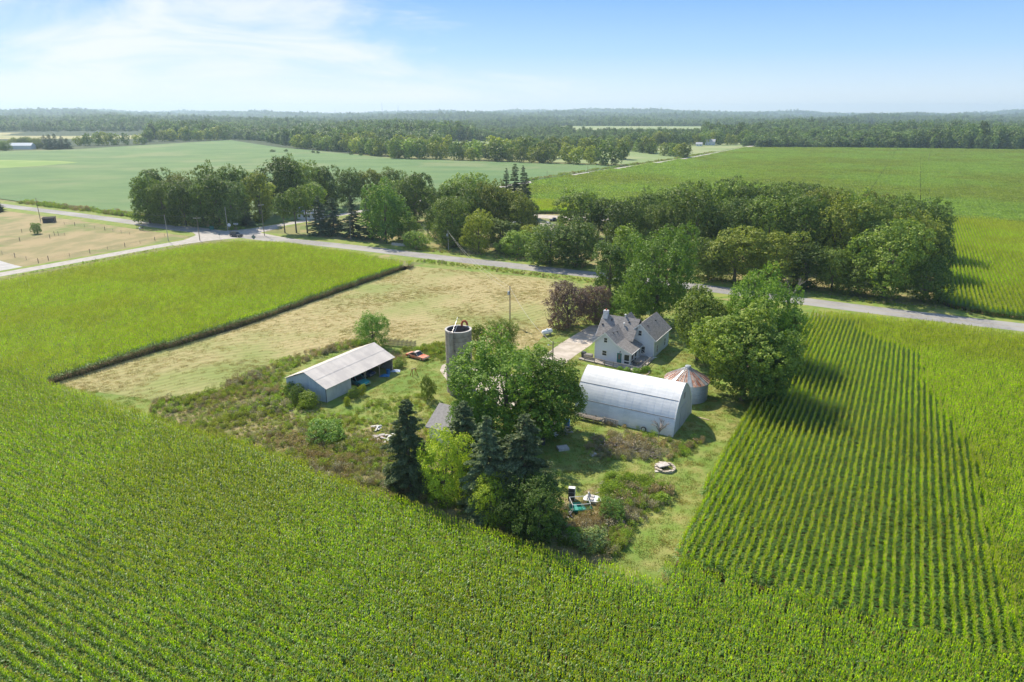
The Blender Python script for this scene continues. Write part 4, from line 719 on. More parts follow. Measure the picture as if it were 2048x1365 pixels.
# --- arched barn ---------------------------------------------------
BO = G(1345, 875); barn = empty('arched_barn', BO, RZ, label='long arched white metal barn beside the farmhouse', cat='barn')
BL, BW, BH = 15.4, 9.4, 6.65
def arch(t):  # t 0..1 from near base to far base, gothic arch with a soft ridge
    s_ = t if t < .5 else 1-t; a = s_*2; y = (BW/2)*(1-(1-a)**1.0) if False else 0
    th = a*R(72); Rr = 1/(1-math.cos(R(72))); px = (1-math.cos(th))*Rr; pz = math.sin(th)/math.sin(R(72)); yy = (BW/2)*px**0.92; zz = BH*pz
    return (yy, zz) if t < .5 else (BW-yy, zz)
NC = 6  # sheet courses over the arch
CB = [0, .15, .30, .5, .70, .85, 1.0]
for c in range(NC):
    ts = [CB[c]+(CB[c+1]-CB[c])*k/6 for k in range(7)]; lift = 0.03*(3-abs(c-2.5)) if True else 0
    pts = []
    for t in ts:
        y, z = arch(t); y2, z2 = arch(min(1, t+.01)); y1, z1 = arch(max(0, t-.01)); d = Vector((y2-y1, z2-z1)).normalized(); n_ = Vector((-d.y, d.x)); l_ = lift*.6; pts.append((y+n_.x*l_, z+n_.y*l_, n_))
    ns = 14
    for k in range(ns):
        x0 = -BL+BL*k/ns; x1 = -BL+BL*(k+1)/ns-.001; q = MB(); zo = 0.002*(k % 2)
        V = []; 
        for (y, z, n_) in pts:
            for (xx, h_) in ((x0, .014), (x0+.06, .0), ((x0+x1)/2, 0.006), (x1, .004)): V.append((xx, y+n_.x*(h_*.5+zo), z+n_.y*(h_*.5+zo)))
        F = []
        for i in range(len(pts)-1):
            for j in range(3): F.append((i*4+j, i*4+j+1, (i+1)*4+j+1, (i+1)*4+j))
        q.add(V, F, 0, False); q.build('metal_sheet', m_metalw, barn)
for xe, nm in ((-0.06, 'end_wall'), (-BL+.06, 'end_wall')):
    poly = [arch(i/28) for i in range(29)]; q = MB(); q.prism([(y, z-.02) for y, z in poly], xe-.05, xe+.05, 'x'); o = q.build(nm, mat('end_wall_boards', (0.45, 0.43, 0.37), (0.55, 0.53, 0.47), 1.5, .8, .15, 4, stretch=(4, 4, .4), detail=6), barn)
m_lap = mat('dark_lap', (0.20, 0.19, 0.18), rough=.8)  # plain dark tone for the line along each sheet lap
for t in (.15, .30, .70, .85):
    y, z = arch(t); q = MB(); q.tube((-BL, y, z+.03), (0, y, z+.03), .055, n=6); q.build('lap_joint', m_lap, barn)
q = MB()
for i in range(28):
    y, z = arch(i/28); y2, z2 = arch((i+1)/28); q.tube((.03, y, z+.06), (.03, y2, z2+.06), .07, n=6)
q.build('edge_trim', m_metalw, barn)
q = MB(); q.box(.0, .05, 3.2, 6.2, 0, 3.4); q.build('door', mat('barn_door', (.50, .48, .43), (.42, .40, .35), 2, .8, stretch=(4, 4, .4)), barn); q = MB(); q.box(-.005, .04, 4.35, 5.05, 4.3, 5.2); q.build('hatch', m_wood, barn)
# --- open shed -----------------------------------------------------
SO = G(654, 806); shed = empty('open_shed', SO, RZ, label='long gable shed with pale metal roof and open car bays', cat='shed')
SL, SW = 16.6, 8.8; ev, rg_ = 2.62, 4.45; rx_ = -4.3
for k in range(12):  # end wall boards facing the corn
    x0 = -SW+SW*k/12; x1 = x0+SW/12-.015; zt = lambda x: ev+(rg_-ev)*(1-abs(x-rx_)/abs(rx_))*(1 if x > rx_ else (SW+x)/(SW+rx_)/max(1e-6, (1-abs(x-rx_)/abs(rx_))) if abs(1-abs(x-rx_)/abs(rx_)) > 1e-6 else 0)
    h0 = ev+(rg_-ev)*min((x0+SW)/(SW+rx_), -x0/-rx_)-.12; h1 = ev+(rg_-ev)*min((x1+SW)/(SW+rx_), -x1/-rx_)-.12
    q = MB(); q.prism([(x0, -.2), (x1, -.2), (x1, h1), (x0, h0)], 0.0, .05+.02*(k % 2), 'y'); q.build('wall_panel', m_metalblue, shed)
q = MB(); q.box(-SW+.02, -SW+.08, .1, SL, -.2, ev-.1); q.build('back_wall', m_metalblue, shed); q = MB(); q.prism([(-SW, -.2), (-.02, -.2), (-.02, ev-.14), (rx_, rg_-.14), (-SW, ev-.14)], SL-.1, SL-.02, 'y'); q.build('far_end_wall', m_wood, shed)
for k in range(5):
    q = MB(); q.box(-.05, -.01-.01*(k % 2), .08+k*1.13, .08+(k+1)*1.13-.015, -.1, ev-.35 if k > 1 else ev-.14); q.build('door_panel', mat('shed_door_white', (.62, .62, .58), (.56, .56, .52), 1, .7) if k == 0 else bpy.data.materials['shed_door_white'], shed)
q = MB(); q.box(-SW+.1, -.1, 5.75, 5.85, 0, ev-.15); q.build('partition', m_wood, shed)
for y in (9.3, 13.0, 16.45):
    q = MB(); q.box(-.18, -.04, y-.08, y+.08, -.2, ev-.14); p_ = q.build('post', m_wood, shed)
    q = MB(); q.tube((-.11, y, 1.75), (-.11, y-.75, ev-.2), .05, n=6); q.tube((-.11, y, 1.75), (-.11, min(y+.75, SL-.1), ev-.2), .05, n=6); q.build('brace', m_newwood, p_)
q = MB(); q.box(-.22, -.02, 5.8, SL, ev-.14, ev+.02); q.build('beam', m_wood, shed)
def roofsheet(side, k, c, n=20):
    y0 = -.3+(SL+.6)*k/n; y1 = y0+(SL+.6)/n-.001
    if side > 0: a, bb = (0.38, ev-.16), (rx_, rg_)
    else: a, bb = (-SW-.38, ev-.16), (rx_, rg_)
    t0, t1 = (0, .52) if c == 0 else (.50, 1.0); P0 = Vector((a[0]+(bb[0]-a[0])*t0, a[1]+(bb[1]-a[1])*t0)); P1 = Vector((a[0]+(bb[0]-a[0])*t1, a[1]+(bb[1]-a[1])*t1)); l_ = .015+.03*c+.002*(k % 2)
    q = MB(); V = []
    for P_ in (P0, P1):
        for (yy, h_) in ((y0, .010), (y0+.06, 0), ((y0+y1)/2, 0.003), (y1, .002)): V.append((P_.x, yy, P_.y+h_+l_))
    V2 = [(x, y, z-.012) for x, y, z in V]; q.add(V+V2, [(j, j+1, 4+j+1, 4+j) for j in range(3)]+[(8+j, 12+j, 13+j, 9+j) for j in range(3)]); return q.build('roof_sheet', m_metalroof, shed)
for sd_ in (1, -1):
    for c in (0, 1):
        for k in range(20): roofsheet(sd_, k, c)
q = MB(); q.prism([(rx_-.25, rg_-.06), (rx_, rg_+.075), (rx_+.25, rg_-.06), (rx_, rg_+.045)], -.32, SL+.32, 'y'); q.build('ridge_cap', m_metalroof, shed)
q = MB(); q.tube((-.02, -.02, -.1), (-.02, -.02, ev-.2), .05, n=6); q.build('downspout', m_steel, shed)
# --- grain bin -----------------------------------------------------
GB = G(1371, 793); GB = (GB[0], GB[1]); binr = empty('grain_bin', GB, 0, label='round corrugated steel grain bin with rusty cone roof', cat='grain bin')
RB, HB = 3.40, 3.15
for k in range(4):
    z0 = k*HB/4; prof = []
    for i in range(13): prof.append((RB+.018*(i % 2)+.006*(k % 2), z0+(HB/4-.012)*i/12))
    q = MB(); q.lathe(prof, 48); q.build('wall_ring', m_galv, binr)
NW = 28; rg2 = random.Random(4)
for k in range(NW):
    a0 = 2*math.pi*k/NW; a1 = 2*math.pi*(k+1)/NW-.012; q = MB(); V = []
    for r_, z_ in ((RB+.22, HB-.10), (RB*.55, HB+.98), (.42, HB+1.85)):
        for a, h_ in ((a0, .09), (a0+.025, .0), ((a0+a1)/2, .01), (a1, .0)): V.append((r_*math.cos(a), r_*math.sin(a), z_+h_*(1 if r_ > 1 else .5)))
    q.add(V, [(i*4+j, (i*4+j+1), ((i+1)*4+j+1), ((i+1)*4+j)) for i in range(2) for j in range(3)])
    mm = m_galv if k in (16, 20, 24, 8) else (m_halfrust if rg2.random() < .16 else m_rust); o = q.build('roof_panel', mm, binr)
for k in range(NW):
    a = 2*math.pi*k/NW; q = MB(); q.tube(((RB+.22)*math.cos(a), (RB+.22)*math.sin(a), HB-.02), (.42*math.cos(a), .42*math.sin(a), HB+1.9), .03, n=4); q.build('roof_rib', m_galv, binr)
q = MB(); q.lathe([(.46, HB+1.75), (.5, HB+2.1), (.42, HB+2.22), (0, HB+2.26)], 20, smooth=False); q.build('roof_cap', m_galv, binr)
q = MB(); q.lathe([(RB-.05, -.3), (RB-.05, HB)], 40); q.build('liner', m_dark, binr)
# --- silo ----------------------------------------------------------
SI = (-8.7, 105.3); silo = empty('concrete_silo', SI, 0, label='tall open-topped grey concrete stave silo with ladder chute', cat='silo')
RS, HS = 2.12, 10.6
for k in range(14):
    z0 = k*HS/14; q = MB(); e = .012*(k % 2); q.lathe([(RS-.22, z0), (RS+e, z0+.01), (RS+e, z0+HS/14-.015), (RS-.22, z0+HS/14-.015)], 48); q.build('stave_ring', m_conc, silo)
    q = MB(); q.lathe([(RS+.012, z0-.02), (RS+.03, z0-.02), (RS+.03, z0+.02), (RS+.012, z0+.02)], 48); q.build('hoop', mat('rusty_hoop', (.17, .14, .12), rough=.8) if k == 0 else bpy.data.materials['rusty_hoop'], silo)
q = MB(); q.lathe([(RS-.25, HS), (RS+.06, HS), (RS+.06, HS+.12), (RS-.25, HS+.12), (RS-.25, HS)], 48); q.build('rim', mat('pale_concrete', (.50, .48, .44), rough=.9), silo)
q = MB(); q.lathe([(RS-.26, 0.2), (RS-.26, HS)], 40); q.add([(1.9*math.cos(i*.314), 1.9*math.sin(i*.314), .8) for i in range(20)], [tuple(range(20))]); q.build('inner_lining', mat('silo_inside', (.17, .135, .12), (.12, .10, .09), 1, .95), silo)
ca = R(-118); cc = (math.cos(ca)*(RS+.1), math.sin(ca)*(RS+.1))
q = MB(); q.lathe([(.44, 0), (.44, HS)], 16, c=(cc[0], cc[1], 0)); q.lathe([(.40, HS), (.48, HS), (.48, HS+.12), (.40, HS+.12)], 16, c=(cc[0], cc[1], 0)); q.build('chute', m_conc, silo)
for k in range(10): q = MB(); q.box(cc[0]+.50, cc[0]+.58, cc[1]-.35, cc[1]-.05, k*1.05+.3, k*1.05+.42); q.build('chute_bracket', m_steel, silo)
pd = empty('silo_derrick', (*SI, HS), 0, label='grey derrick arm with ladder leaning across the silo mouth', cat='derrick'); pd.scale = (.82, .82, .9)
q = MB(); q.path([(-1.0, -2.3, .1), (-.4, 1.2, 1.25), (-.25, 2.2, 1.75)], .05); q.path([(-.6, -2.4, .1), (-.3, 2.3, .2)], .04); q.build('ladder_rail', m_chrome, pd)
q = MB(); q.path([(-.25, 2.2, 1.75), (.5, 2.3, 1.2), (.6, 2.35, .1)], .03); q.path([(-.25, 2.2, 1.75), (-.9, 2.2, .1)], .03); q.build('stay', m_wire, pd)
sp = empty('silo_filler_spout', (*SI, HS), 0, label='curved orange-red filler spout hooked over the silo rim', cat='spout'); sp.scale = (.8, .8, .75)
q = MB(); pts = [(.55, 2.2, .1), (.60, 2.25, .75), (.85, 2.35, 1.15), (1.25, 2.3, 1.2), (1.6, 2.1, .85), (1.75, 1.9, .3)]
for a, c_ in zip(pts[:-1], pts[1:]): q.tube(a, c_, .23, .23, 10)
q.build('spout_pipe', m_red, sp)
# --- outbuilding under the maples ---------------------------------
OB = G(866, 884); ob = empty('outbuilding', OB, RZ, label='small white outbuilding with grey gable roof, half hidden by spruce and maple', cat='outbuilding')
OX, OY, OH = 6.2, 6.5, 2.5
q = MB(); q.prism([(-.6, -.2), (OX, -.2), (OX, OH), (OX/2-.3, OH+2.0), (-.6, OH)], 0, OY, 'y'); 
q = MB(); q.prism([(0, -.2), (OY, -.2), (OY, OH), (OY/2, OH+1.9), (0, OH)], -.6, OX, 'x'); q.build('wall', m_white, ob)
lo = [(-.35, OH-.22), (OY/2, OH+2.05), (OY+.35, OH-.22)]; q = MB(); q.prism(lo+[(y, z-.12) for y, z in lo][::-1], -1.0, OX+.4, 'x'); q.build('roof', mat('outbuilding_shingle', (.30, .285, .275), (.36, .34, .33), 3, .95, .3, 8), ob)

# ------------------------------------------------------------------ weeds and rough growth
def weed(seed, kind, m):
    rg = np.random.default_rng(seed); P, U, L_, W_ = [], [], [], []
    if kind == 'leafy':
        n = 150; d = rand_dirs(rg, n, .3); r = rg.uniform(.5, 1, n)[:, None]; P = d*r*np.array([.55, .55, .5])+np.array([0, 0, .42]); U = rand_dirs(rg, n); L_ = rg.uniform(.10, .22, n); W_ = L_*.6
    elif kind == 'blade':
        n = 130; a = rg.uniform(0, 6.28, n); rr_ = .5*np.sqrt(rg.random(n)); h = rg.uniform(.4, .9, n); P = np.stack([rr_*np.cos(a), rr_*np.sin(a), h*.5], 1); U = unit(np.stack([rg.normal(size=n)*.3, rg.normal(size=n)*.3, np.ones(n)], 1)); L_ = h; W_ = rg.uniform(.02, .05, n)
    else:
        n = 120; a = rg.uniform(0, 6.28, n); rr_ = .45*np.sqrt(rg.random(n)); z = rg.uniform(.1, 1.1, n)**.6; P = np.stack([rr_*np.cos(a), rr_*np.sin(a), z], 1); U = unit(rg.normal(size=(n, 3))*.6+np.array([0, 0, .8])); L_ = rg.uniform(.12, .35, n); W_ = rg.uniform(.03, .09, n)
    nrm = unit(rg.normal(size=(n, 3))+np.array([0, 0, .5])); v = unit(np.cross(nrm, U)); V, F = kites(P, U, v, L_, W_)
    return mesh_np('weed_clump', V, F, [m], tone=np.clip(rg.normal(.5, .28, n), 0, 1))
for key, mm in (('green', 'weedgreen'), ('yellow', 'weedyellow'), ('brown', 'weedbrown'), ('grey', 'weedgrey')):
    proto_collection('weed_'+key, [weed(400+i*7+len(key), k_, M[mm]) for i, k_ in enumerate(['leafy', 'blade', 'stalk', 'leafy' if key in ('green', 'yellow') else 'stalk'])])
bigbar = [G(*p) for p in [(1148, 832), (1345, 877), (1388, 828), (1190, 790)]]
FOOT = [[FR(SO, -9.1, -.3), FR(SO, .1, -.3), FR(SO, .1, 17), FR(SO, -9.1, 17)], [FR(BO, -15.6, -.2), FR(BO, .3, -.2), FR(BO, .3, 9.6), FR(BO, -15.6, 9.6)], [FR(OB, -1, 0), FR(OB, 6.4, 0), FR(OB, 6.4, 6.5), FR(OB, -1, 6.5)]]
def field_n(x, y, s_, ph): return 0.5+0.25*(np.sin(x/s_+ph+1.7*np.sin(y/s_*.8+ph))+np.sin(y/s_*1.1-ph*2+1.5*np.sin(x/s_*.7)))
def weeds(poly, dens, mix, hmin, hmax, s_=3.2, ph=0.0):
    P = np.array(poly); a = P.min(0); b = P.max(0); n = int((b-a).prod()*dens); Q = RNG.uniform(a, b, (n, 2)); m = inside(Q, poly)
    for f_ in FOOT: m &= ~inside(Q, f_)
    Q = Q[m]; keys = list(mix); wts = np.stack([mix[k]*(field_n(Q[:, 0], Q[:, 1], s_, ph+i*2.1)**3+.04) for i, k in enumerate(keys)], 1); wts /= wts.sum(1, keepdims=True)
    cum = wts.cumsum(1); pick = (RNG.random(len(Q))[:, None] > cum).sum(1).clip(0, len(keys)-1); out = {}
    hv = hmin+(hmax-hmin)*np.clip(field_n(Q[:, 0], Q[:, 1], s_*.8, ph+5)*1.0, 0, 1)
    for i, k in enumerate(keys):
        q = Q[pick == i]; h = hv[pick == i]*RNG.uniform(.65, 1.25, len(q)); out[k] = np.stack([q[:, 0], q[:, 1], np.zeros(len(q)), RNG.uniform(0, 6.28, len(q)), np.clip(h*1.0, .45, 1.6)*RNG.uniform(.8, 1.2, len(q)), h], 1)
    return out
acc = {}
def addw(poly, dens, mix, h0, h1, s_=3.2, ph=0.0):
    for k, v in weeds(poly, dens, mix, h0, h1, s_, ph).items(): acc.setdefault(k, []).append(v)
W_ALL = gp([(300, 822, 2.3), (330, 832, 2.3), (560, 903, 2.3), (780, 985, 2.3), (800, 930), (880, 880), (860, 835), (780, 850), (700, 838), (650, 825), (570, 790), (500, 770), (400, 790), (300, 806)])
addw(W_ALL, 2.6, dict(green=1.15, yellow=.95, brown=.35, grey=.6), .40, 1.05)
addw(gp([(560, 903, 2.3), (780, 985, 2.3), (800, 960), (790, 900), (700, 870), (600, 880)]), 2.6, dict(brown=.7, grey=1.2, green=.5, yellow=.5), .6, 1.3, ph=1)
addw(gp([(380, 800), (560, 790), (570, 745), (640, 712), (740, 690), (700, 682), (560, 722), (430, 778)]), 2.4, dict(green=1, brown=.8, grey=.5, yellow=.4), .4, 1.1, ph=2)
addw(gp([(800, 705), (890, 690), (890, 722), (862, 722), (852, 705), (812, 700)]), 3.0, dict(green=1.3, yellow=.4), .6, 1.1, ph=3)
addw(gp([(785, 700), (812, 712), (810, 728), (790, 745), (780, 735)]), 2.4, dict(green=1.0, brown=.3), .4, .9, ph=3)
addw(gp([(640, 850), (760, 800), (850, 790), (880, 840), (800, 860), (700, 850)]), 1.6, dict(green=1.2, yellow=.7, grey=.2), .3, .8, ph=4)
addw(gp([(1165, 905), (1180, 880), (1230, 868), (1340, 880), (1385, 892), (1375, 915), (1290, 925), (1200, 922)]), 3.0, dict(brown=.9, grey=1.0, green=.7), .5, 1.1, s_=2.4, ph=6)
addw(gp([(1385, 880), (1405, 882), (1404, 900), (1380, 898)]), 3.0, dict(brown=1, yellow=.6, green=.5), .5, 1.0, s_=1.5, ph=6)
addw(gp([(1205, 962), (1225, 950), (1300, 958), (1345, 985), (1340, 1005), (1285, 1045), (1235, 1060), (1200, 1010)]), 4.2, dict(green=3.0, brown=.18, grey=.35), .7, 1.25, s_=3, ph=7)
addw(gp([(1120, 1010), (1195, 1015), (1240, 1050), (1280, 1040), (1250, 1095), (1225, 1120), (1195, 1112, 0), (1120, 1085)]), 3.2, dict(green=.8, brown=1.1, grey=.5), .6, 1.2, s_=2.2, ph=8)
addw(gp([(1190, 1095), (1245, 1075), (1262, 1090), (1228, 1122)]), 3.2, dict(brown=1, yellow=.2), .6, 1.0, ph=8)
addw(gp([(800, 1000), (1130, 1100), (1130, 1040), (900, 960), (800, 960)]), 1.4, dict(brown=1, green=.6), .4, .9, ph=9)
addw(gp([(1150, 822), (1350, 868), (1350, 880), (1150, 836)]), 1.8, dict(green=1, brown=.6), .3, .6, ph=10)
# roadside growth
def along(line, off0, off1, dens, mix, h0, h1, ph=0.0, t0=0, t1=None):
    L_ = line[t0:t1]; P = np.array(L_)
    T = np.gradient(P, axis=0); T /= np.linalg.norm(T, axis=1)[:, None]; N_ = np.stack([-T[:, 1], T[:, 0]], 1); poly = [tuple(q) for q in P+N_*off0]+[tuple(q) for q in (P+N_*off1)[::-1]]
    addw(poly, dens, mix, h0, h1, 6.0, ph)
along(MAIN, 7.5, 13, 0.9, dict(green=1, yellow=.9, brown=.5), .7, 1.9, 1, 1, 6)
along(MAIN, -5.5, -9.5, 1.6, dict(green=1, yellow=.5, brown=.5, grey=.3), .4, .9, 2, 9, 15)
along(MAIN, 6.5, 11, 0.9, dict(green=1, yellow=.6, brown=.6), .4, 1.0, 2, 8, 18)
along(CROSS, 4.5, 9, 0.45, dict(green=1, yellow=.7, brown=.4), .7, 1.8, 5, 12, 18)
along(CROSS, -4, -6, 0.8, dict(green=1, yellow=.7, brown=.5), .3, .6, 5, 1, 6)
NM = dict(green='green weeds and rough growth round the farmyard', yellow='yellow-green tall grass patches round the farmyard', brown='brown dried weeds round the farmyard', grey='pale seeded weeds round the farmyard')
for k, v in acc.items(): v = np.concatenate(v); scatter('weeds', v, 'weed_'+k, NM[k], 'weeds'); print('weeds', k, len(v))
# short tufts on the lawns and the hay field, for relief
def tuft(seed, m):
    rg = np.random.default_rng(seed); n = 46; a = rg.uniform(0, 6.28, n); rr_ = .5*np.sqrt(rg.random(n)); h = rg.uniform(.5, 1, n)*.16; P = np.stack([rr_*np.cos(a), rr_*np.sin(a), h*.45], 1); U = unit(np.stack([rg.normal(size=n)*.5, rg.normal(size=n)*.5, np.ones(n)], 1)); nrm = unit(rg.normal(size=(n, 3))); V, F = kites(P, U, unit(np.cross(nrm, U)), h, h*.38); return mesh_np('grass_tuft', V, F, [m], tone=rg.random(n))
proto_collection('tuft_lawn', [tuft(i, leafmat('tuft%d' % i, (0.12+.05*i, 0.19+.01*i, 0.035+.012*i), (0.20+.06*i, 0.27, 0.05+.015*i), trans=.3, tint=False, rnd=.3)) for i in range(4)])
Q = RNG.uniform([-80, 50], [75, 165], (42000, 2)); m = inside(Q, HOME)&~inside(Q, DRIVE)
for f_ in FOOT+[HAYP]+[gp([(1180, 650), (1290, 660), (1330, 730), (1170, 735)])]: m &= ~inside(Q, f_)
Q = Q[m]; Q = Q[RNG.random(len(Q)) < np.clip(1.4-np.hypot(Q[:, 0], Q[:, 1])/140, .15, 1)]; n = len(Q); scatter('lawn_grass', np.stack([Q[:, 0], Q[:, 1], np.full(n, .01), RNG.uniform(0, 6.28, n), RNG.uniform(.7, 1.5, n), RNG.uniform(.5, 1.3, n)], 1), 'tuft_lawn', 'short uneven grass of the farm lawn', 'grass')
proto_collection('tuft_hay', [tuft(20+i, leafmat('stubble%d' % i, (0.26+.04*i, 0.23+.015*i, 0.08+.012*i), (0.38+.04*i, 0.33+.02*i, 0.13+.015*i), trans=.2, tint=False, rnd=.3)) for i in range(4)])
Q = RNG.uniform([-80, 80], [20, 205], (30000, 2)); m = inside(Q, HAYP); Q = Q[m]; Q = Q[RNG.random(len(Q)) < np.clip(field_n(Q[:, 0], Q[:, 1], 5.0, 2.0)**2*1.6, .08, 1)]; n = len(Q); scatter('hay_stubble_grass', np.stack([Q[:, 0], Q[:, 1], np.full(n, .02), RNG.uniform(0, 6.28, n), RNG.uniform(.6, 1.6, n), RNG.uniform(.3, .9, n)], 1), 'tuft_hay', 'dry stubble of the mown hay field', 'grass')
# ------------------------------------------------------------------ vehicles
def car(name, loc, rz, L_, W_, H_, paint, label, kind='sedan', roofm=None, wheels=True):
    r = empty(name, (*loc, 0) if len(loc) == 2 else loc, rz, label=label, cat='car'); h = L_/2; gz = .22; bh = H_*.56
    if kind == 'coupe': prof = [(-h, .38), (-h*.98, bh*.98), (-h*.78, bh*1.06), (-h*.2, bh*1.05), (h*.32, bh*1.03), (h*.95, bh*.90), (h, .45), (h*.97, gz), (-h*.96, gz)]; gh = [(-h*.80, bh), (-h*.18, H_), (h*.02, H_), (h*.34, bh)]
    elif kind == 'suv': prof = [(-h, .5), (-h*.98, bh*1.05), (h*.35, bh*1.05), (h*.93, bh*.95), (h, .6), (h*.96, .35), (-h*.96, .35)]; gh = [(-h*.97, bh), (-h*.88, H_), (h*.12, H_), (h*.40, bh)]
    else: prof = [(-h, .45), (-h*.98, bh*.98), (-h*.4, bh*1.02), (h*.35, bh*1.02), (h*.93, bh*.95), (h, .5), (h*.96, gz), (-h*.96, gz)]; gh = [(-h*.52, bh), (-h*.34, H_), (h*.08, H_), (h*.36, bh)]
    q = MB(); n = len(prof); V = []
    for y, s_ in ((-W_/2, .97), (-W_/2*.96, 1.0), (W_/2*.96, 1.0), (W_/2, .97)):
        V += [(x*s_, y, z if abs(y) < W_/2*.99 else (z-.5)*.86+.5) for x, z in prof]
    F = [(i, (i+1) % n, k*n+n+(i+1) % n, k*n+n+i) if k == 0 else (k*n+i, k*n+(i+1) % n, (k+1)*n+(i+1) % n, (k+1)*n+i) for k in range(3) for i in range(n)]+[tuple(range(n))[::-1], tuple(range(3*n, 4*n))]
    q.add(V, F); q.build('body', paint, r, bevel=.04)
    q = MB(); V = [(x, sg*(W_/2*(.90 if z < H_*.9 else .72)), z) for sg in (-1, 1) for x, z in gh]; q.add(V, [(0, 1, 2, 3), (7, 6, 5, 4), (0, 4, 5, 1), (1, 5, 6, 2), (2, 6, 7, 3), (3, 7, 4, 0)]); q.build('cabin_glass', m_glass, r)
    q = MB(); z = H_; x0, x1 = gh[1][0], gh[2][0]; q.box(x0-.05, x1+.05, -W_*.37, W_*.37, z-.005, z+.045); 
    for sg in (-1, 1):
        for (a, c_) in ((gh[0], gh[1]), (gh[3], gh[2])): q.tube((a[0], sg*W_*.45, a[1]), (c_[0], sg*W_*.36, c_[1]), .045, n=5)
        q.tube(((x0+x1)/2, sg*W_*.455, bh), ((x0+x1)/2, sg*W_*.365, H_), .04, n=5)
    q.build('roof', roofm or paint, r)
    if wheels:
        for sx in (-.62, .64):
            for sg in (-1, 1):
                q = MB(); rw = .33 if kind != 'suv' else .39; q.tube((h*sx, sg*(W_/2-.18), rw), (h*sx, sg*(W_/2+.015), rw), rw, n=16); wq = q.build('wheel', m_tyre, r); q = MB(); q.tube((h*sx, sg*(W_/2+.01), rw), (h*sx, sg*(W_/2+.03), rw), rw*.6, n=12); q.build('rim', m_chrome, wq)
    for sg in (-1, 1): q = MB(); q.box(h*.985, h*1.005, sg*W_*.36-.13, sg*W_*.36+.13, bh*.72, bh*.86); q.build('headlight', m_chrome, r)
    q = MB(); q.box(h*.99, h*1.03, -W_*.47, W_*.47, .40, .52); q.box(-h*1.03, -h*.99, -W_*.47, W_*.47, .42, .54); q.build('bumper', m_chrome, r)
    return r
p0, p1 = np.array(G(818, 712)), np.array(G(853, 721)); cdir = p1-p0; orange = mat('sun_faded_orange', (0.62, 0.13, 0.05), (0.55, 0.28, 0.18), 1.2, .55, detail=6)
car('derelict_coupe', tuple((p0+p1)/2), math.atan2(cdir[1], cdir[0]), 4.6, 1.75, 1.25, orange, 'faded orange coupe with whitish roof parked in the weeds beyond the shed', 'coupe', mat('faded_roof', (.62, .55, .50), (.55, .30, .22), 2, .6))
car('turquoise_car', FR(SO, -1.3, 8.6), RZ+R(-8), 4.8, 1.85, 1.5, mat('turquoise_paint', (0.03, 0.27, 0.26), (.05, .33, .31), 2, .4), 'old turquoise sedan poking out of the middle bay of the open shed', 'sedan', mat('turquoise_roof', (.10, .38, .38), rough=.4))
car('shed_car', FR(SO, -3.2, 12.2), RZ+R(4), 4.4, 1.75, 1.4, mat('dark_blue_paint', (.02, .05, .12), rough=.4), 'dark blue car parked deep inside the far bay of the shed', 'sedan')
md_ = np.array(MAIN[7])-np.array(MAIN[5]); car('dark_suv', G(473, 474), math.atan2(md_[1], md_[0]), 5.0, 1.95, 1.75, mat('navy_paint', (.015, .025, .045), rough=.25, spec=.6), 'dark blue sport utility vehicle driving through the crossroads', 'suv')
car('parked_car', G(1110, 443), R(10), 4.6, 1.8, 1.5, mat('black_paint', (.02, .02, .025), rough=.3), 'black car parked by the lane behind the middle grove', 'sedan')
car('parked_car', G(1097, 452), R(30), 4.6, 1.8, 1.5, m_white, 'white car parked on the grass between the two groves', 'sedan')
# ------------------------------------------------------------------ poles, wires, signs
def pole(px, ytop, r_=.14, m=m_pole, label='', arm=False, hat=None, h=None, armz=RZ, g=None, extra=None):
    q = g or G(*px); hh = h or ZH(ytop, q[1]); r = empty('utility_pole', (*q, 0), armz, label=label, cat='pole', group='utility poles'); b = MB(); b.tube((0, 0, -.5), (0, 0, hh), r_, r_*.7, 9); b.build('shaft', m, r)
    if arm:
        b = MB(); b.box(-1.2, 1.2, -.06, .06, hh-.75, hh-.6); b.build('crossarm', m_palepole, r)
        for x in (-1.1, -.5, .5, 1.1): b = MB(); b.tube((x, 0, hh-.6), (x, 0, hh-.40), .05, .035, 6); b.build('insulator', m_white, r)
    if extra == 'can': b = MB(); b.tube((-.3, -.1, hh-2.0), (-.3, -.1, hh-1.2), .24, n=12); b.build('transformer', mat('transformer_grey', (.5, .52, .53), rough=.5), r)
    if extra == 'lamp': b = MB(); b.path([(0, 0, hh-.9), (-.7, -.2, hh-.7)], .03); la = b.build('lamp_arm', m_chrome, r); b = MB(); b.lathe([(.05, 0), (.16, -.12), (.14, -.22), (0, -.24)], 12, c=(-.8, -.2, hh-.62)); b.build('lamp_head', m_white, la); b = MB(); b.box(-.16, -.10, -.1, .1, hh-2.9, hh-2.2); b.build('meter_box', m_steel, r)
    return (q[0], q[1], hh)
A1 = R(59); pA = pole((400, 482), 433, label='wooden pole with pale crossarm at the near corner of the crossroads', arm=True, armz=R(20)); pB = pole((337, 483), 430, .12, m_palepole, 'pale wooden pole in the pasture corner left of the crossroads', armz=R(20)); pC = pole((456, 463), 414, .13, m_palepole, 'tall pale pole behind the small white road signs')
pD = pole((529, 472), 407, label='wooden pole with crossarm on the grass right of the crossroads', arm=True, armz=R(60)); pE = pole((81, 441), 396, label='dark wooden pole standing alone by the little black shelter in the pasture'); pF = pole((702, 480), 440, .09, m_palepole, 'thin pale pole in front of the roadside spruces')
pG = pole((897, 500), 461, .13, m_palepole, 'pale pole against the dark trees where the wires come down over the road', arm=False, extra='can'); pH = pole((1020, 650), 572, label='wooden pole with transformer can in the hay field', extra='can'); pI = pole((1105, 742), 683, label='wooden yard light pole beside the gravel driveway', extra='lamp')
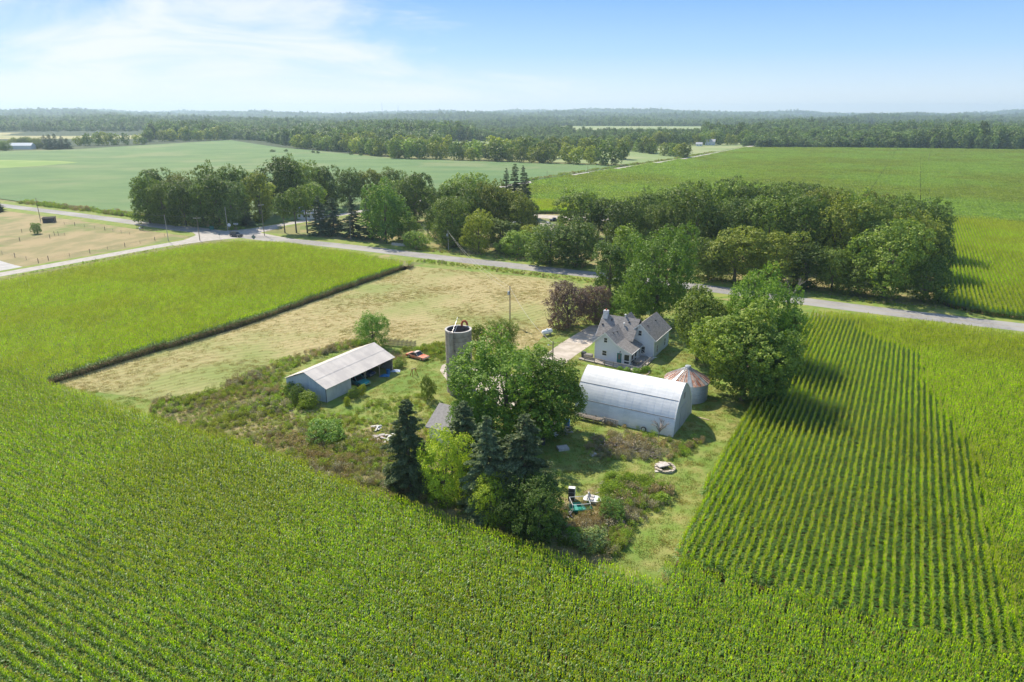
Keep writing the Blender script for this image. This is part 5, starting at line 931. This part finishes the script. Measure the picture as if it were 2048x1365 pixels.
pJ = pole((1094, 362), 342, .13, label='nearer small pole along the far cross road'); pK = pole((1175, 347), 333, .13, label='farther small pole along the far cross road'); pL = pole((1856, 327), 304, .15, label='lone pole standing in the far cornfield')
def wire(a, b_, sag, label, m=m_wire, r_=.018, off=(0, 0, -.3)):
    a = Vector(a)+Vector(off); b_ = Vector(b_)+Vector(off); q = MB(); n = 14; pts = [a.lerp(b_, i/n)-Vector((0, 0, sag*4*(i/n)*(1-i/n))) for i in range(n+1)]
    for c, d in zip(pts[:-1], pts[1:]): q.tube(c, d, r_, n=4, cap=False)
    tag(q.build('power_line', m), label, 'power line', 'power lines')
wire(pA, pD, .5, 'wire from the near crossroads pole to the crossarm pole on the right'); wire(pA, pE, 1.6, 'long wire from the near crossroads pole back to the lone pasture pole'); wire(pA, pD, .9, 'lower wire between the two crossarm poles of the crossroads', off=(.6, 0, -.9))
wire(pB, pE, 1.5, 'wire from the pasture corner pole to the lone pasture pole'); wire(pC, pD, .5, 'short wire between the pale pole and the crossarm pole'); wire(pD, pF, .9, 'wire along the roadside spruces from the crossarm pole', r_=.018)
wire(pF, pG, 1.2, 'wire from the thin pole to the pole with the grey can', r_=.018); wire(pG, pH, 1.6, 'wire crossing the road down to the hay field pole', m_palewire, .018); wire(pH, pI, 1.3, 'pale service wire from the hay field pole over the white tank to the yard pole', m_palewire, .022)
wire(pG, (pH[0], pH[1], pH[2]-.8), 2.1, 'second lower wire crossing the road to the hay field pole', m_palewire, .016); wire(pI, (*FR(HO, 0, 5.5), 4.0), .6, 'service wire from the yard pole to the farmhouse', m_palewire, .02)
def sign(name, px, ytop, shape, size, m, label, rz=0.0):
    q = G(*px); hh = ZH(ytop, q[1]); r = empty(name, (*q, 0), rz, label=label, cat='sign'); b = MB(); b.tube((0, .04, -.2), (0, .04, hh), .035, n=6); b.build('post', m_palepole, r); b = MB(); z = hh-size*.5
    if shape == 'diamond': poly = [(-size*.7, z), (0, z-size*.7), (size*.7, z), (0, z+size*.7)]
    elif shape == 'round': poly = [(size*.5*math.cos(a*math.pi/8), z+size*.5*math.sin(a*math.pi/8)) for a in range(16)]
    elif shape == 'oct': poly = [(size*.5*math.cos((a+.5)*math.pi/4), z+size*.5*math.sin((a+.5)*math.pi/4)) for a in range(8)]
    else: poly = [(-size, z-size*.35), (size, z-size*.35), (size, z+size*.35), (-size, z+size*.35)]
    b.prism(poly, -.02, 0.0, 'y'); b.build('sign_face', m, r); return r
m_signback = mat('sign_back', (.22, .24, .26), rough=.5); sign('warning_sign', (508, 482), 471, 'diamond', 1.25, m_signback, 'back of a grey diamond warning sign at the corn edge by the crossroads')
sign('road_sign', (460, 464), 447, 'round', 1.3, m_white, 'small white round-topped road sign at the foot of the pale pole'); s2 = sign('road_sign', (473, 460), 446, 'wide', .9, m_white, 'wide white route sign with dark marks behind the dark vehicle')
q = MB(); z = ZH(446, G(473, 460)[1])-.45; 
for k in range(4): q.box(-.62+k*.36, -.40+k*.36, -.028, -.021, z-.17, z+.17)
q.build('route_lettering', mat('sign_black', (.04, .04, .04)), s2)
sign('stop_sign', (440, 479), 467, 'oct', .75, m_signback, 'back of a stop sign on a dark post at the crossroads corner', R(40)); sign('road_sign', (516, 464), 456, 'wide', .3, m_white, 'small white plate sign beside the cross road')
tb = empty('utility_box', (*G(424, 460), 0), R(20), label='green utility box in front of the crossroads grove', cat='utility box'); q = MB(); q.box(-.8, .8, -.5, .5, 0, 1.3); q.build('cabinet', mat('green_paint', (.03, .16, .12), rough=.5), tb); q = MB(); q.box(-.86, .86, -.56, .56, 1.3, 1.4); q.build('lid', mat('green_lid', (.05, .22, .17), rough=.5), tb)
mb_ = empty('mailbox', (*G(283, 461), 0), R(30), label='white mailbox pair on the verge by the main road', cat='mailbox')
for x in (-.5, .5): q = MB(); q.box(x-.3, x+.3, -.35, .35, .7, 1.2); q.build('box', m_white if x < 0 else m_steel, mb_); q = MB(); q.tube((x, 0, -.2), (x, 0, .7), .06, n=6); q.build('post', m_wood, mb_)
# ------------------------------------------------------------------ fences, shelter
def wirefence(px, label, step=6.0, h=1.15, big=()):
    P = [Vector((*G(*p), 0)) for p in px]; r = empty('wire_fence', P[0], 0, label=label, cat='fence'); o = P[0]
    for si, (a, b_) in enumerate(zip(P[:-1], P[1:])):
        n = max(1, int((b_-a).length/step))
        for i in range(n+(1 if si == len(P)-2 else 0)):
            p = a.lerp(b_, i/n)-o; q = MB(); th = .10 if i == 0 else .05; q.tube((p.x, p.y, -.2), (p.x, p.y, h*(1.25 if i == 0 else 1)), th, n=6); q.build('post', m_pole, r)
        q = MB()
        for zz in (.35, .7, 1.02): q.tube(tuple(a-o+Vector((0, 0, zz))), tuple(b_-o+Vector((0, 0, zz))), .018, n=3)
        q.build('wire_strand', m_wire, r)
wirefence([(-20, 504), (30, 515), (77, 526), (97, 521), (180, 507), (250, 494), (310, 482), (330, 474)], 'wire fence with round posts round the near side of the pasture')
wirefence([(88, 445), (150, 452), (210, 461), (260, 470)], 'wire fence from the black shelter along the far side of the pasture'); wirefence([(-10, 492), (40, 483), (100, 477), (130, 472)], 'cross fence in the middle of the dry pasture')
for i, (x, y) in enumerate([(44, 466), (61, 465), (70, 468), (109, 471), (117, 471)]): b = MB(); b.tube((0, 0, -.2), (0, 0, 1.5), .08, n=6); o = b.build('fence_post', m_pole); o.location = (*G(x, y), 0); tag(o, 'loose wooden post in the pasture, %s from the picture edge' % ORD[i], 'post', 'loose pasture posts')
sh = empty('field_shelter', (*G(98, 446), 0), R(20), label='small black run-in shelter in the pasture', cat='shelter'); q = MB(); q.box(-2.2, 2.2, -.1, 0, 0, 1.7); q.box(-2.2, -2.1, 0, 2.5, 0, 1.7); q.box(2.1, 2.2, 0, 2.5, 0, 1.9); q.build('wall', m_steel, sh); q = MB(); q.prism([(-.4, 1.72), (2.7, 2.15), (2.7, 2.25), (-.4, 1.82)], -2.4, 2.4, 'x'); q.build('roof', m_dark, sh)
pf = empty('picket_fence', (*G(764, 692), 0), 0, label='dark picket fence behind the far end of the open shed', cat='fence'); a = Vector((*G(764, 690), 0)); b_ = Vector((*G(832, 697), 0)); d = b_-a; n = 26; o0 = Vector((*G(764, 692), 0))
for i in range(n+1): p = a+d*(i/n)-o0; q = MB(); q.box(p.x-.07, p.x+.07, p.y-.025, p.y+.025, 0, 1.35+.12*(i % 3)); q.build('picket', m_pole, pf)
for z in (.4, 1.0): q = MB(); q.tube(tuple(a-o0+Vector((0, .06, z))), tuple(b_-o0+Vector((0, .06, z))), .045, n=4); q.build('rail', m_wood, pf)
# ------------------------------------------------------------------ yard things
pt = empty('propane_tank', (*G(1094, 671), 0), R(38), label='white propane tank on the grass beside the driveway', cat='tank'); prof = [(0, -1.35), (.30, -1.30), (.48, -1.12), (.52, -.9), (.52, .9), (.48, 1.12), (.30, 1.30), (0, 1.35)]
q = MB(); n = 18; V = [(z, r_*math.cos(2*math.pi*i/n), .80+r_*math.sin(2*math.pi*i/n)) for r_, z in prof for i in range(n)]; q.add(V, [(j*n+i, j*n+(i+1) % n, (j+1)*n+(i+1) % n, (j+1)*n+i) for j in range(len(prof)-1) for i in range(n)], 0, True); q.build('tank_shell', mat('tank_white', (.80, .80, .78), rough=.4), pt); q = MB(); q.tube((0, 0, 1.25), (0, 0, 1.48), .2, n=12); q.build('valve_dome', m_white, pt)
for x in (-.75, .75): q = MB(); q.box(x-.08, x+.08, -.35, .35, 0, .35); q.build('foot', m_conc, pt)
bt = empty('green_boat', (*G(1160, 1020), 0), R(8), label='green plastic boat with white metal frame at the edge of the weeds', cat='boat'); gm = mat('green_hull', (.01, .20, .15), (.02, .26, .20), 3, .4)
q = MB(); V = []; 
for x, w0, w1, z1 in ((-1.25, .45, .62, .5), (-.6, .62, .80, .5), (.6, .62, .80, .5), (1.3, .50, .68, .55)): V += [(x, -w0, .1), (x, -w1, z1), (x, w1, z1), (x, w0, .1)]
q.add(V, [(k*4+j, k*4+j+1, k*4+5+j, k*4+4+j) for k in range(3) for j in (0, 2)]+[(k*4+3, k*4, k*4+4, k*4+7) for k in range(3)]+[(0, 1, 2, 3), (12, 15, 14, 13)]); o = q.build('hull', gm, bt); o.modifiers.new('s', 'SOLIDIFY').thickness = .05
for x in (-.5, .4): q = MB(); q.box(x-.18, x+.18, -.62, .62, .36, .42); q.build('bench_seat', mat('boat_seat', (.06, .30, .25), rough=.5), bt)
q = MB(); c4 = [(-1.1, -.85, 1.25), (1.0, -.85, 1.25), (1.0, .85, 1.25), (-1.1, .85, 1.25)]
for a, c_ in zip(c4, c4[1:]+c4[:1]): q.tube(a, c_, .035, n=5); q.tube(a, (a[0], a[1]*.9, .2), .03, n=5)
q.build('frame', m_white, bt)
pb = empty('paddle_boat', (*G(1185, 1004), 0), R(-15), label='small white paddle boat with moulded seats beside the green boat', cat='boat'); q = MB(); V = []
for x, w_, z1 in ((-1.1, .35, .35), (-.8, .7, .5), (.5, .75, .5), (1.0, .45, .42)): V += [(x, -w_*.8, .05), (x, -w_, z1), (x, w_, z1), (x, w_*.8, .05)]
q.add(V, [(k*4+j, k*4+j+1, k*4+5+j, k*4+4+j) for k in range(3) for j in (0, 1, 2)]+[(k*4+3, k*4, k*4+4, k*4+7) for k in range(3)]+[(0, 1, 2, 3), (12, 15, 14, 13)]); q.build('hull', m_white, pb, bevel=.06)
for y in (-.33, .33): q = MB(); q.prism([(-.55, .5), (.15, .5), (.15, .62), (-.35, .64), (-.5, 1.0), (-.62, 1.0)], y-.22, y+.22, 'y'); q.build('seat', mat('faded_seat', (.50, .46, .42), rough=.7), pb)
wa = empty('fridge', (*G(1143, 1000), 0), R(-10), label='white discarded fridge leaning under the dark trees beside the green boat', cat='fridge'); q = MB(); q.box(-.4, .4, -.35, .35, 0, 1.6); q.build('cabinet', m_white, wa, bevel=.03); q = MB(); q.box(-.39, .39, -.40, -.36, .05, 1.05); q.box(-.39, .39, -.40, -.36, 1.1, 1.57); q.build('door', mat('door_dark', (.05, .05, .05), rough=.4), wa); wa.rotation_euler[0] = R(-6)
def slab(name, px, sx, sy, h, m, label, rz=0.0, z=0.0, cat=None, tilt=0.0):
    b = MB(); b.add([(-sx, -sy, 0), (sx, -sy*.9, 0), (sx*.95, sy, 0), (-sx*1.05, sy*.95, 0), (-sx, -sy, h), (sx, -sy*.9, h*.9), (sx*.95, sy, h), (-sx*1.05, sy*.95, h*1.1)], [(3, 2, 1, 0), (4, 5, 6, 7), (0, 1, 5, 4), (1, 2, 6, 5), (2, 3, 7, 6), (3, 0, 4, 7)]); o = b.build(name, m); o.location = (*G(*px), z); o.rotation_euler = (tilt, 0, rz); tag(o, label, cat or name.split('_')[-1]); return o
m_slab = mat('pale_slab', (.58, .54, .48), (.48, .43, .38), 3, .9); slab('concrete_slab', (1126, 899), .75, .55, .35, m_slab, 'pale square slab lying on the grass right of the spruces', R(15)); slab('broken_slab', (1187, 911), .45, .3, .2, m_slab, 'small pale slab at the left foot of the brush pile', R(30))
wl = empty('stone_well', (*G(1330, 938), 0), 0, label='round stone well ring with a slab on top in the grass strip', cat='well')
for k in range(18): a = 2*math.pi*k/18; q = MB(); q.prism([(1.05*math.cos(a), 1.05*math.sin(a)), (1.35*math.cos(a), 1.35*math.sin(a)), (1.35*math.cos(a+.32), 1.35*math.sin(a+.32)), (1.05*math.cos(a+.32), 1.05*math.sin(a+.32))], -.1, .28+.05*(k % 3), 'z'); q.build('stone', mat('well_stone', (.38, .32, .24), (.50, .44, .36), 2, .9, random=.15) if k == 0 else bpy.data.materials['well_stone'], wl)
q = MB(); q.lathe([(1.04, 0), (0, 0.05)], 18); q.build('fill', m_weedfloor, wl); slab('stone_slab', (1325, 936), .8, .5, .15, m_slab, 'flat pale stone slab resting on the well ring', R(20), .36); slab('stone_slab', (1316, 944), .4, .2, .12, m_slab, 'small pale stone on the grass in front of the well', R(10))
slab('plank_scrap', (1407, 838), .9, .12, .08, m_newwood, 'short pale plank on the grass right of the barn', R(-35), cat='plank')
def pile(name, px, n, spread, mats_, label, cat, seed, size=(.3, .9), group=None, hmax=.5, stick=.4):
    rg = random.Random(seed); g = G(*px); r = empty(name, (*g, 0), rg.uniform(0, 3), label=label, cat=cat)
    for k in range(n):
        x = rg.gauss(0, spread*.45); y = rg.gauss(0, spread*.35); L_ = rg.uniform(*size); z = rg.uniform(0, hmax)*max(0, 1-math.hypot(x, y)/spread); a = rg.uniform(0, 3.14); m = rg.choice(mats_); q = MB()
        if rg.random() < stick: q.box(-L_*.9, L_*.9, -.07, .07, 0, .05); nm = 'board'
        else:
            w_ = L_*rg.uniform(.4, .9)*.7; q.add([(-L_*.5, -w_*.5, 0), (L_*.5, -w_*.45, 0), (L_*.45, w_*.5, .05), (-L_*.5, w_*.4, 0), (-L_*.5, -w_*.5, .12), (L_*.5, -w_*.45, .18), (L_*.45, w_*.5, .15), (-L_*.5, w_*.4, .10)], [(3, 2, 1, 0), (4, 5, 6, 7), (0, 1, 5, 4), (1, 2, 6, 5), (2, 3, 7, 6), (3, 0, 4, 7)]); nm = 'scrap'
        o = q.build(nm, m, r); o.location = (x, y, z+.04); o.rotation_euler = (rg.uniform(-.25, .25), rg.uniform(-.25, .25), a)
m_bluej = mat('blue_plastic', (.02, .16, .36), rough=.4); m_pink = mat('dusty_pink', (.45, .28, .24), rough=.8)
pile('junk_pile', (1108, 858), 34, 2.2, [m_white, m_white, m_slab, m_wood, m_pink], 'heap of white and pinkish junk under the maple beside the barn', 'junk pile', 11); pile('scrap_heap', (1136, 862), 12, 1.3, [m_wood, m_slab, m_newwood], 'small heap of boards in front of the barn lumber rack', 'scrap heap', 12)
pile('scrap_heap', (765, 878), 34, 3.4, [m_white, m_slab, m_slab, m_pink], 'heap of white sheet scraps in the weeds left of the dark spruce', 'scrap heap', 13, (.4, 1.2), stick=.3); pile('scrap_heap', (755, 858), 9, 1.2, [m_slab, m_white], 'small pale scrap heap just behind the white sheets', 'scrap heap', 14, (.4, .9))
pile('scrap_heap', (545, 818), 24, 2.4, [m_slab, m_wood, m_pink, m_newwood], 'spread of pale boards in the weeds left of the shed', 'scrap heap', 15, (.5, 1.5)); pile('scrap_heap', (1210, 975), 9, 1.0, [m_wood, m_newwood], 'few grey boards above the white paddle boat', 'scrap heap', 16, (.5, 1.2), stick=.8)
pile('scrap_heap', (1235, 1048), 7, .9, [m_slab, m_pink, m_white], 'small pinkish scraps in the brown weeds near the corn corner', 'scrap heap', 17, (.3, .8)); pile('scrap_heap', (1140, 1030), 7, .9, [m_steel, m_wire, m_slab], 'dark metal bits left below the green boat', 'scrap heap', 18, (.4, .9), stick=.7)
def barrel(px, m, label, h=.9, r_=.3): r = empty('barrel', (*G(*px), 0), 0, label=label, cat='barrel'); q = MB(); q.lathe([(0, 0), (r_, 0), (r_, h*.33), (r_*1.05, h*.36), (r_, h*.39), (r_, h*.7), (r_*1.05, h*.73), (r_, h*.76), (r_, h)], 18); q.build('drum', m, r); q = MB(); q.lathe([(r_*1.04, h-.03), (r_*1.04, h+.03), (0, h+.01)], 18); q.build('lid', m, r)
barrel((1134, 854), m_bluej, 'blue plastic barrel at the right end of the junk heap by the barn', 1.1, .42); barrel((1086, 890), m_steel, 'dark barrel in the shade of the maple edge'); barrel((777, 748), m_bluej, 'blue barrel on its spot by the last shed post', .8, .35)
tp = MB(); tp.add([(-.9, -.6, .05), (.9, -.5, .05), (.8, .7, .1), (-.8, .6, .05), (0, 0, .45)], [(0, 1, 4), (1, 2, 4), (2, 3, 4), (3, 0, 4)]); o = tp.build('blue_tarp', m_bluej); o.location = (*FR(SO, .5, 13.6), 0); tag(o, 'crumpled blue tarp in front of the last shed bay', 'tarp')
tp = MB(); tp.add([(-.9, -.5, .03), (.9, -.5, .03), (.8, .6, .06), (-.8, .5, .03), (.1, 0, .4)], [(0, 1, 4), (1, 2, 4), (2, 3, 4), (3, 0, 4)]); o = tp.build('pale_tarp', mat('pale_blue_sheet', (.55, .62, .75), rough=.5)); o.location = (*G(791, 743), 0); tag(o, 'pale blue sheet on the ground at the shed corner', 'tarp')
es = empty('sawhorse', (*G(828, 752), 0), R(40), label='orange-brown A-frame trestle on the grass near the shed', cat='trestle')
for x in (-.5, .5):
    for y in (-.45, .45): q = MB(); q.tube((x, y, 0), (x*.6, 0, 1.35), .06, n=5); q.build('leg', mat('rusty_orange', (.42, .16, .06), rough=.8) if x < 0 and y < 0 else bpy.data.materials['rusty_orange'], es)
q = MB(); q.tube((-.45, 0, 1.35), (.45, 0, 1.35), .07, n=5); q.build('top_bar', m_newwood, es)
lr = empty('lumber_rack', (*FR(BO, -12.4, -.9), 0), RZ, label='low wooden rack with grey boards along the side of the barn', cat='rack')
for x in (-2.2, -.8, .8, 2.2): q = MB(); q.box(x-.06, x+.06, -.5, -.4, 0, .7); q.box(x-.06, x+.06, .35, .45, 0, 1.0); q.box(x-.06, x+.06, -.4, .35, .55, .63); q.build('frame', m_wood, lr)
rgq = random.Random(3)
for k in range(12): q = MB(); x0 = -2.6+rgq.uniform(0, .8); q.box(x0, x0+rgq.uniform(3, 4.6), -.42+.07*k-.02, -.38+.07*k+.03, .64+.05*(k % 3), .69+.05*(k % 3)); q.build('board', m_wood if k % 3 else m_newwood, lr)
l2 = empty('pallet_stack', (*FR(BO, -9.2, -.75), 0), RZ, label='upright weathered pallets leaning at the right of the lumber rack', cat='pallets')
for k in range(9): q = MB(); q.box(-1.0+k*.25, -.9+k*.25, -.05, .0, 0, 1.0); q.build('slat', m_wood, l2)
for z in (.1, .55, .95): q = MB(); q.box(-1.1, 1.2, .005, .06, z, z+.08); q.build('stringer', m_wood, l2)
wh = empty('spoked_wheel', (*FR(BO, -4.2, -.35), 0), RZ, label='pale round wheel propped against the foot of the barn', cat='wheel'); q = MB(); q.tube((0, -.06, .4), (0, .06, .4), .4, n=20); q.build('tyre', m_steel, wh); q = MB(); q.tube((0, -.08, .4), (0, -.055, .4), .26, n=16); q.build('rim', m_white, wh)
# brush pile: bleached limbs
bp = empty('brush_pile', (*G(1255, 900), 0), 0, label='long heap of bleached grey branches in front of the arched barn', cat='brush pile'); rgb = random.Random(8); e_ = np.array(EV)
for k in range(110):
    t = rgb.uniform(-5.5, 4.5); w_ = rgb.gauss(0, .7); z = rgb.uniform(.1, .9)*max(.2, 1-abs(t)/6.5); L_ = rgb.uniform(.8, 2.4); a = rgb.gauss(AZ*-1, .8); x, y = e_[0]*t+EU[0]*w_, e_[1]*t+EU[1]*w_; m0 = Vector((x, y, z)); d = Vector((math.cos(a), math.sin(a), rgb.uniform(-.1, .4)))*L_/2; q = MB(); q.tube(m0-d, m0+d*.1+Vector((0, 0, .06)), .05, .035, 4); q.tube(m0+d*.1+Vector((0, 0, .06)), m0+d, .035, .012, 4)
    for _ in range(3): f = m0+d*rgb.uniform(.1, .8); q.tube(f, f+Vector((rgb.uniform(-.5, .5), rgb.uniform(-.5, .5), rgb.uniform(0, .5))), .018, .006, 3)
    q.build('branch', M['twig'], bp)
bare_tree('dead_shrub', FR(BO, -1.8, -1.0), 3.0, 9, 'small bleached leafless shrub at the foot of the arched barn')
# stone wall / pale thing at the road, far buildings
sw = empty('stone_wall', (*G(797, 492), 0), R(-25), label='low pale stone wall beside the road under the spruces', cat='wall')
for k in range(9): q = MB(); q.box(-2.7+k*.6, -2.14+k*.6, -.2, .2, 0, .8+.08*(k % 2)); q.build('stone', m_slab, sw)
def farhouse(name, px, w_, d_, h_, rz, mw, mr_, label, win=3):
    r = empty(name, (*G(*px), 0), rz, label=label, cat='building'); q = MB(); q.prism([(-d_/2, -.3), (d_/2, -.3), (d_/2, h_), (0, h_+d_*.33), (-d_/2, h_)], -w_/2, w_/2, 'x'); q.build('wall', mw, r)
    for sg in (-1, 1): q = MB(); q.prism([(sg*(d_/2+.4), h_-.25), (0, h_+d_*.33+.05), (0, h_+d_*.33+.22), (sg*(d_/2+.4), h_-.08)], -w_/2-.4, w_/2+.4, 'x'); q.build('roof', mr_, r)
    for k in range(win):
        x = -w_/2+w_*(k+.5)/win; q = MB(); q.box(x-.5, x+.5, -d_/2-.06, -d_/2-.01, 1.0, 2.2); o = q.build('window', m_white, r); q = MB(); q.box(x-.4, x+.4, -d_/2-.08, -d_/2-.065, 1.1, 2.1); q.build('pane', m_glass, o)
farhouse('far_barn', (40, 299), 34, 9, 4.5, R(2), m_white, mat('bright_roof', (.8, .8, .78), rough=.35), 'long bright white shed among the far trees on the soybean field edge', 0)
farhouse('far_farmhouse', (1420, 291), 13, 9, 5, R(-20), m_white, mat('far_roof', (.45, .45, .46), rough=.7), 'white farmhouse far away beside the end of the cross road'); farhouse('far_farmhouse', (1398, 293), 8, 6, 3, R(-20), m_white, bpy.data.materials['far_roof'], 'small white outbuilding left of the far farmhouse', 2)
farhouse('neighbour_house', (622, 438), 9, 7, 2.8, R(-12), m_white, bpy.data.materials['far_roof'], 'white house glimpsed through the pines at the crossroads', 4); farhouse('neighbour_house', (1048, 470), 9, 7, 2.8, R(-30), m_bluewall, mat('blue_roof', (.36, .42, .50), rough=.6), 'small house with blue-grey roof behind the middle grove', 2)
farhouse('neighbour_shed', (1092, 470), 7, 5, 2.4, R(-30), m_white, mat('tan_roof', (.50, .46, .40), rough=.8), 'white shed between the middle grove and the big grove', 1)
for i, (x, yt) in enumerate([(671, 218), (765, 205), (797, 211), (880, 219)]):
    d_ = 7000; gx = (x-1024)/FPX*(d_*C+40*S); b = MB(); hh = ZH(yt, d_); b.tube((0, 0, -20), (0, 0, hh), 3.0, 1.4, 5); o = b.build('radio_mast', mat('mast_grey', (.35, .36, .38)) if i == 0 else bpy.data.materials['mast_grey']); o.location = (gx, d_, 0); tag(o, 'thin radio mast on the horizon, %s from the left' % ORD[i], 'mast', 'radio masts')

# ------------------------------------------------------------------ air
hb = MB(); hb.box(-10500, 10500, -300, 10500, -25, 135); haze = hb.build('haze', []); tag(haze, kind='stuff')
hm = bpy.data.materials.new('haze_air'); hm.use_nodes = True; ht = hm.node_tree; ht.nodes.clear(); hv = ht.nodes.new('ShaderNodeVolumePrincipled'); ho = ht.nodes.new('ShaderNodeOutputMaterial'); ht.links.new(hv.outputs[0], ho.inputs['Volume'])
hv.inputs['Color'].default_value = (0.66, 0.84, 1.0, 1); hv.inputs['Density'].default_value = 0.000115; hv.inputs['Anisotropy'].default_value = 0.3
haze.data.materials.append(hm)
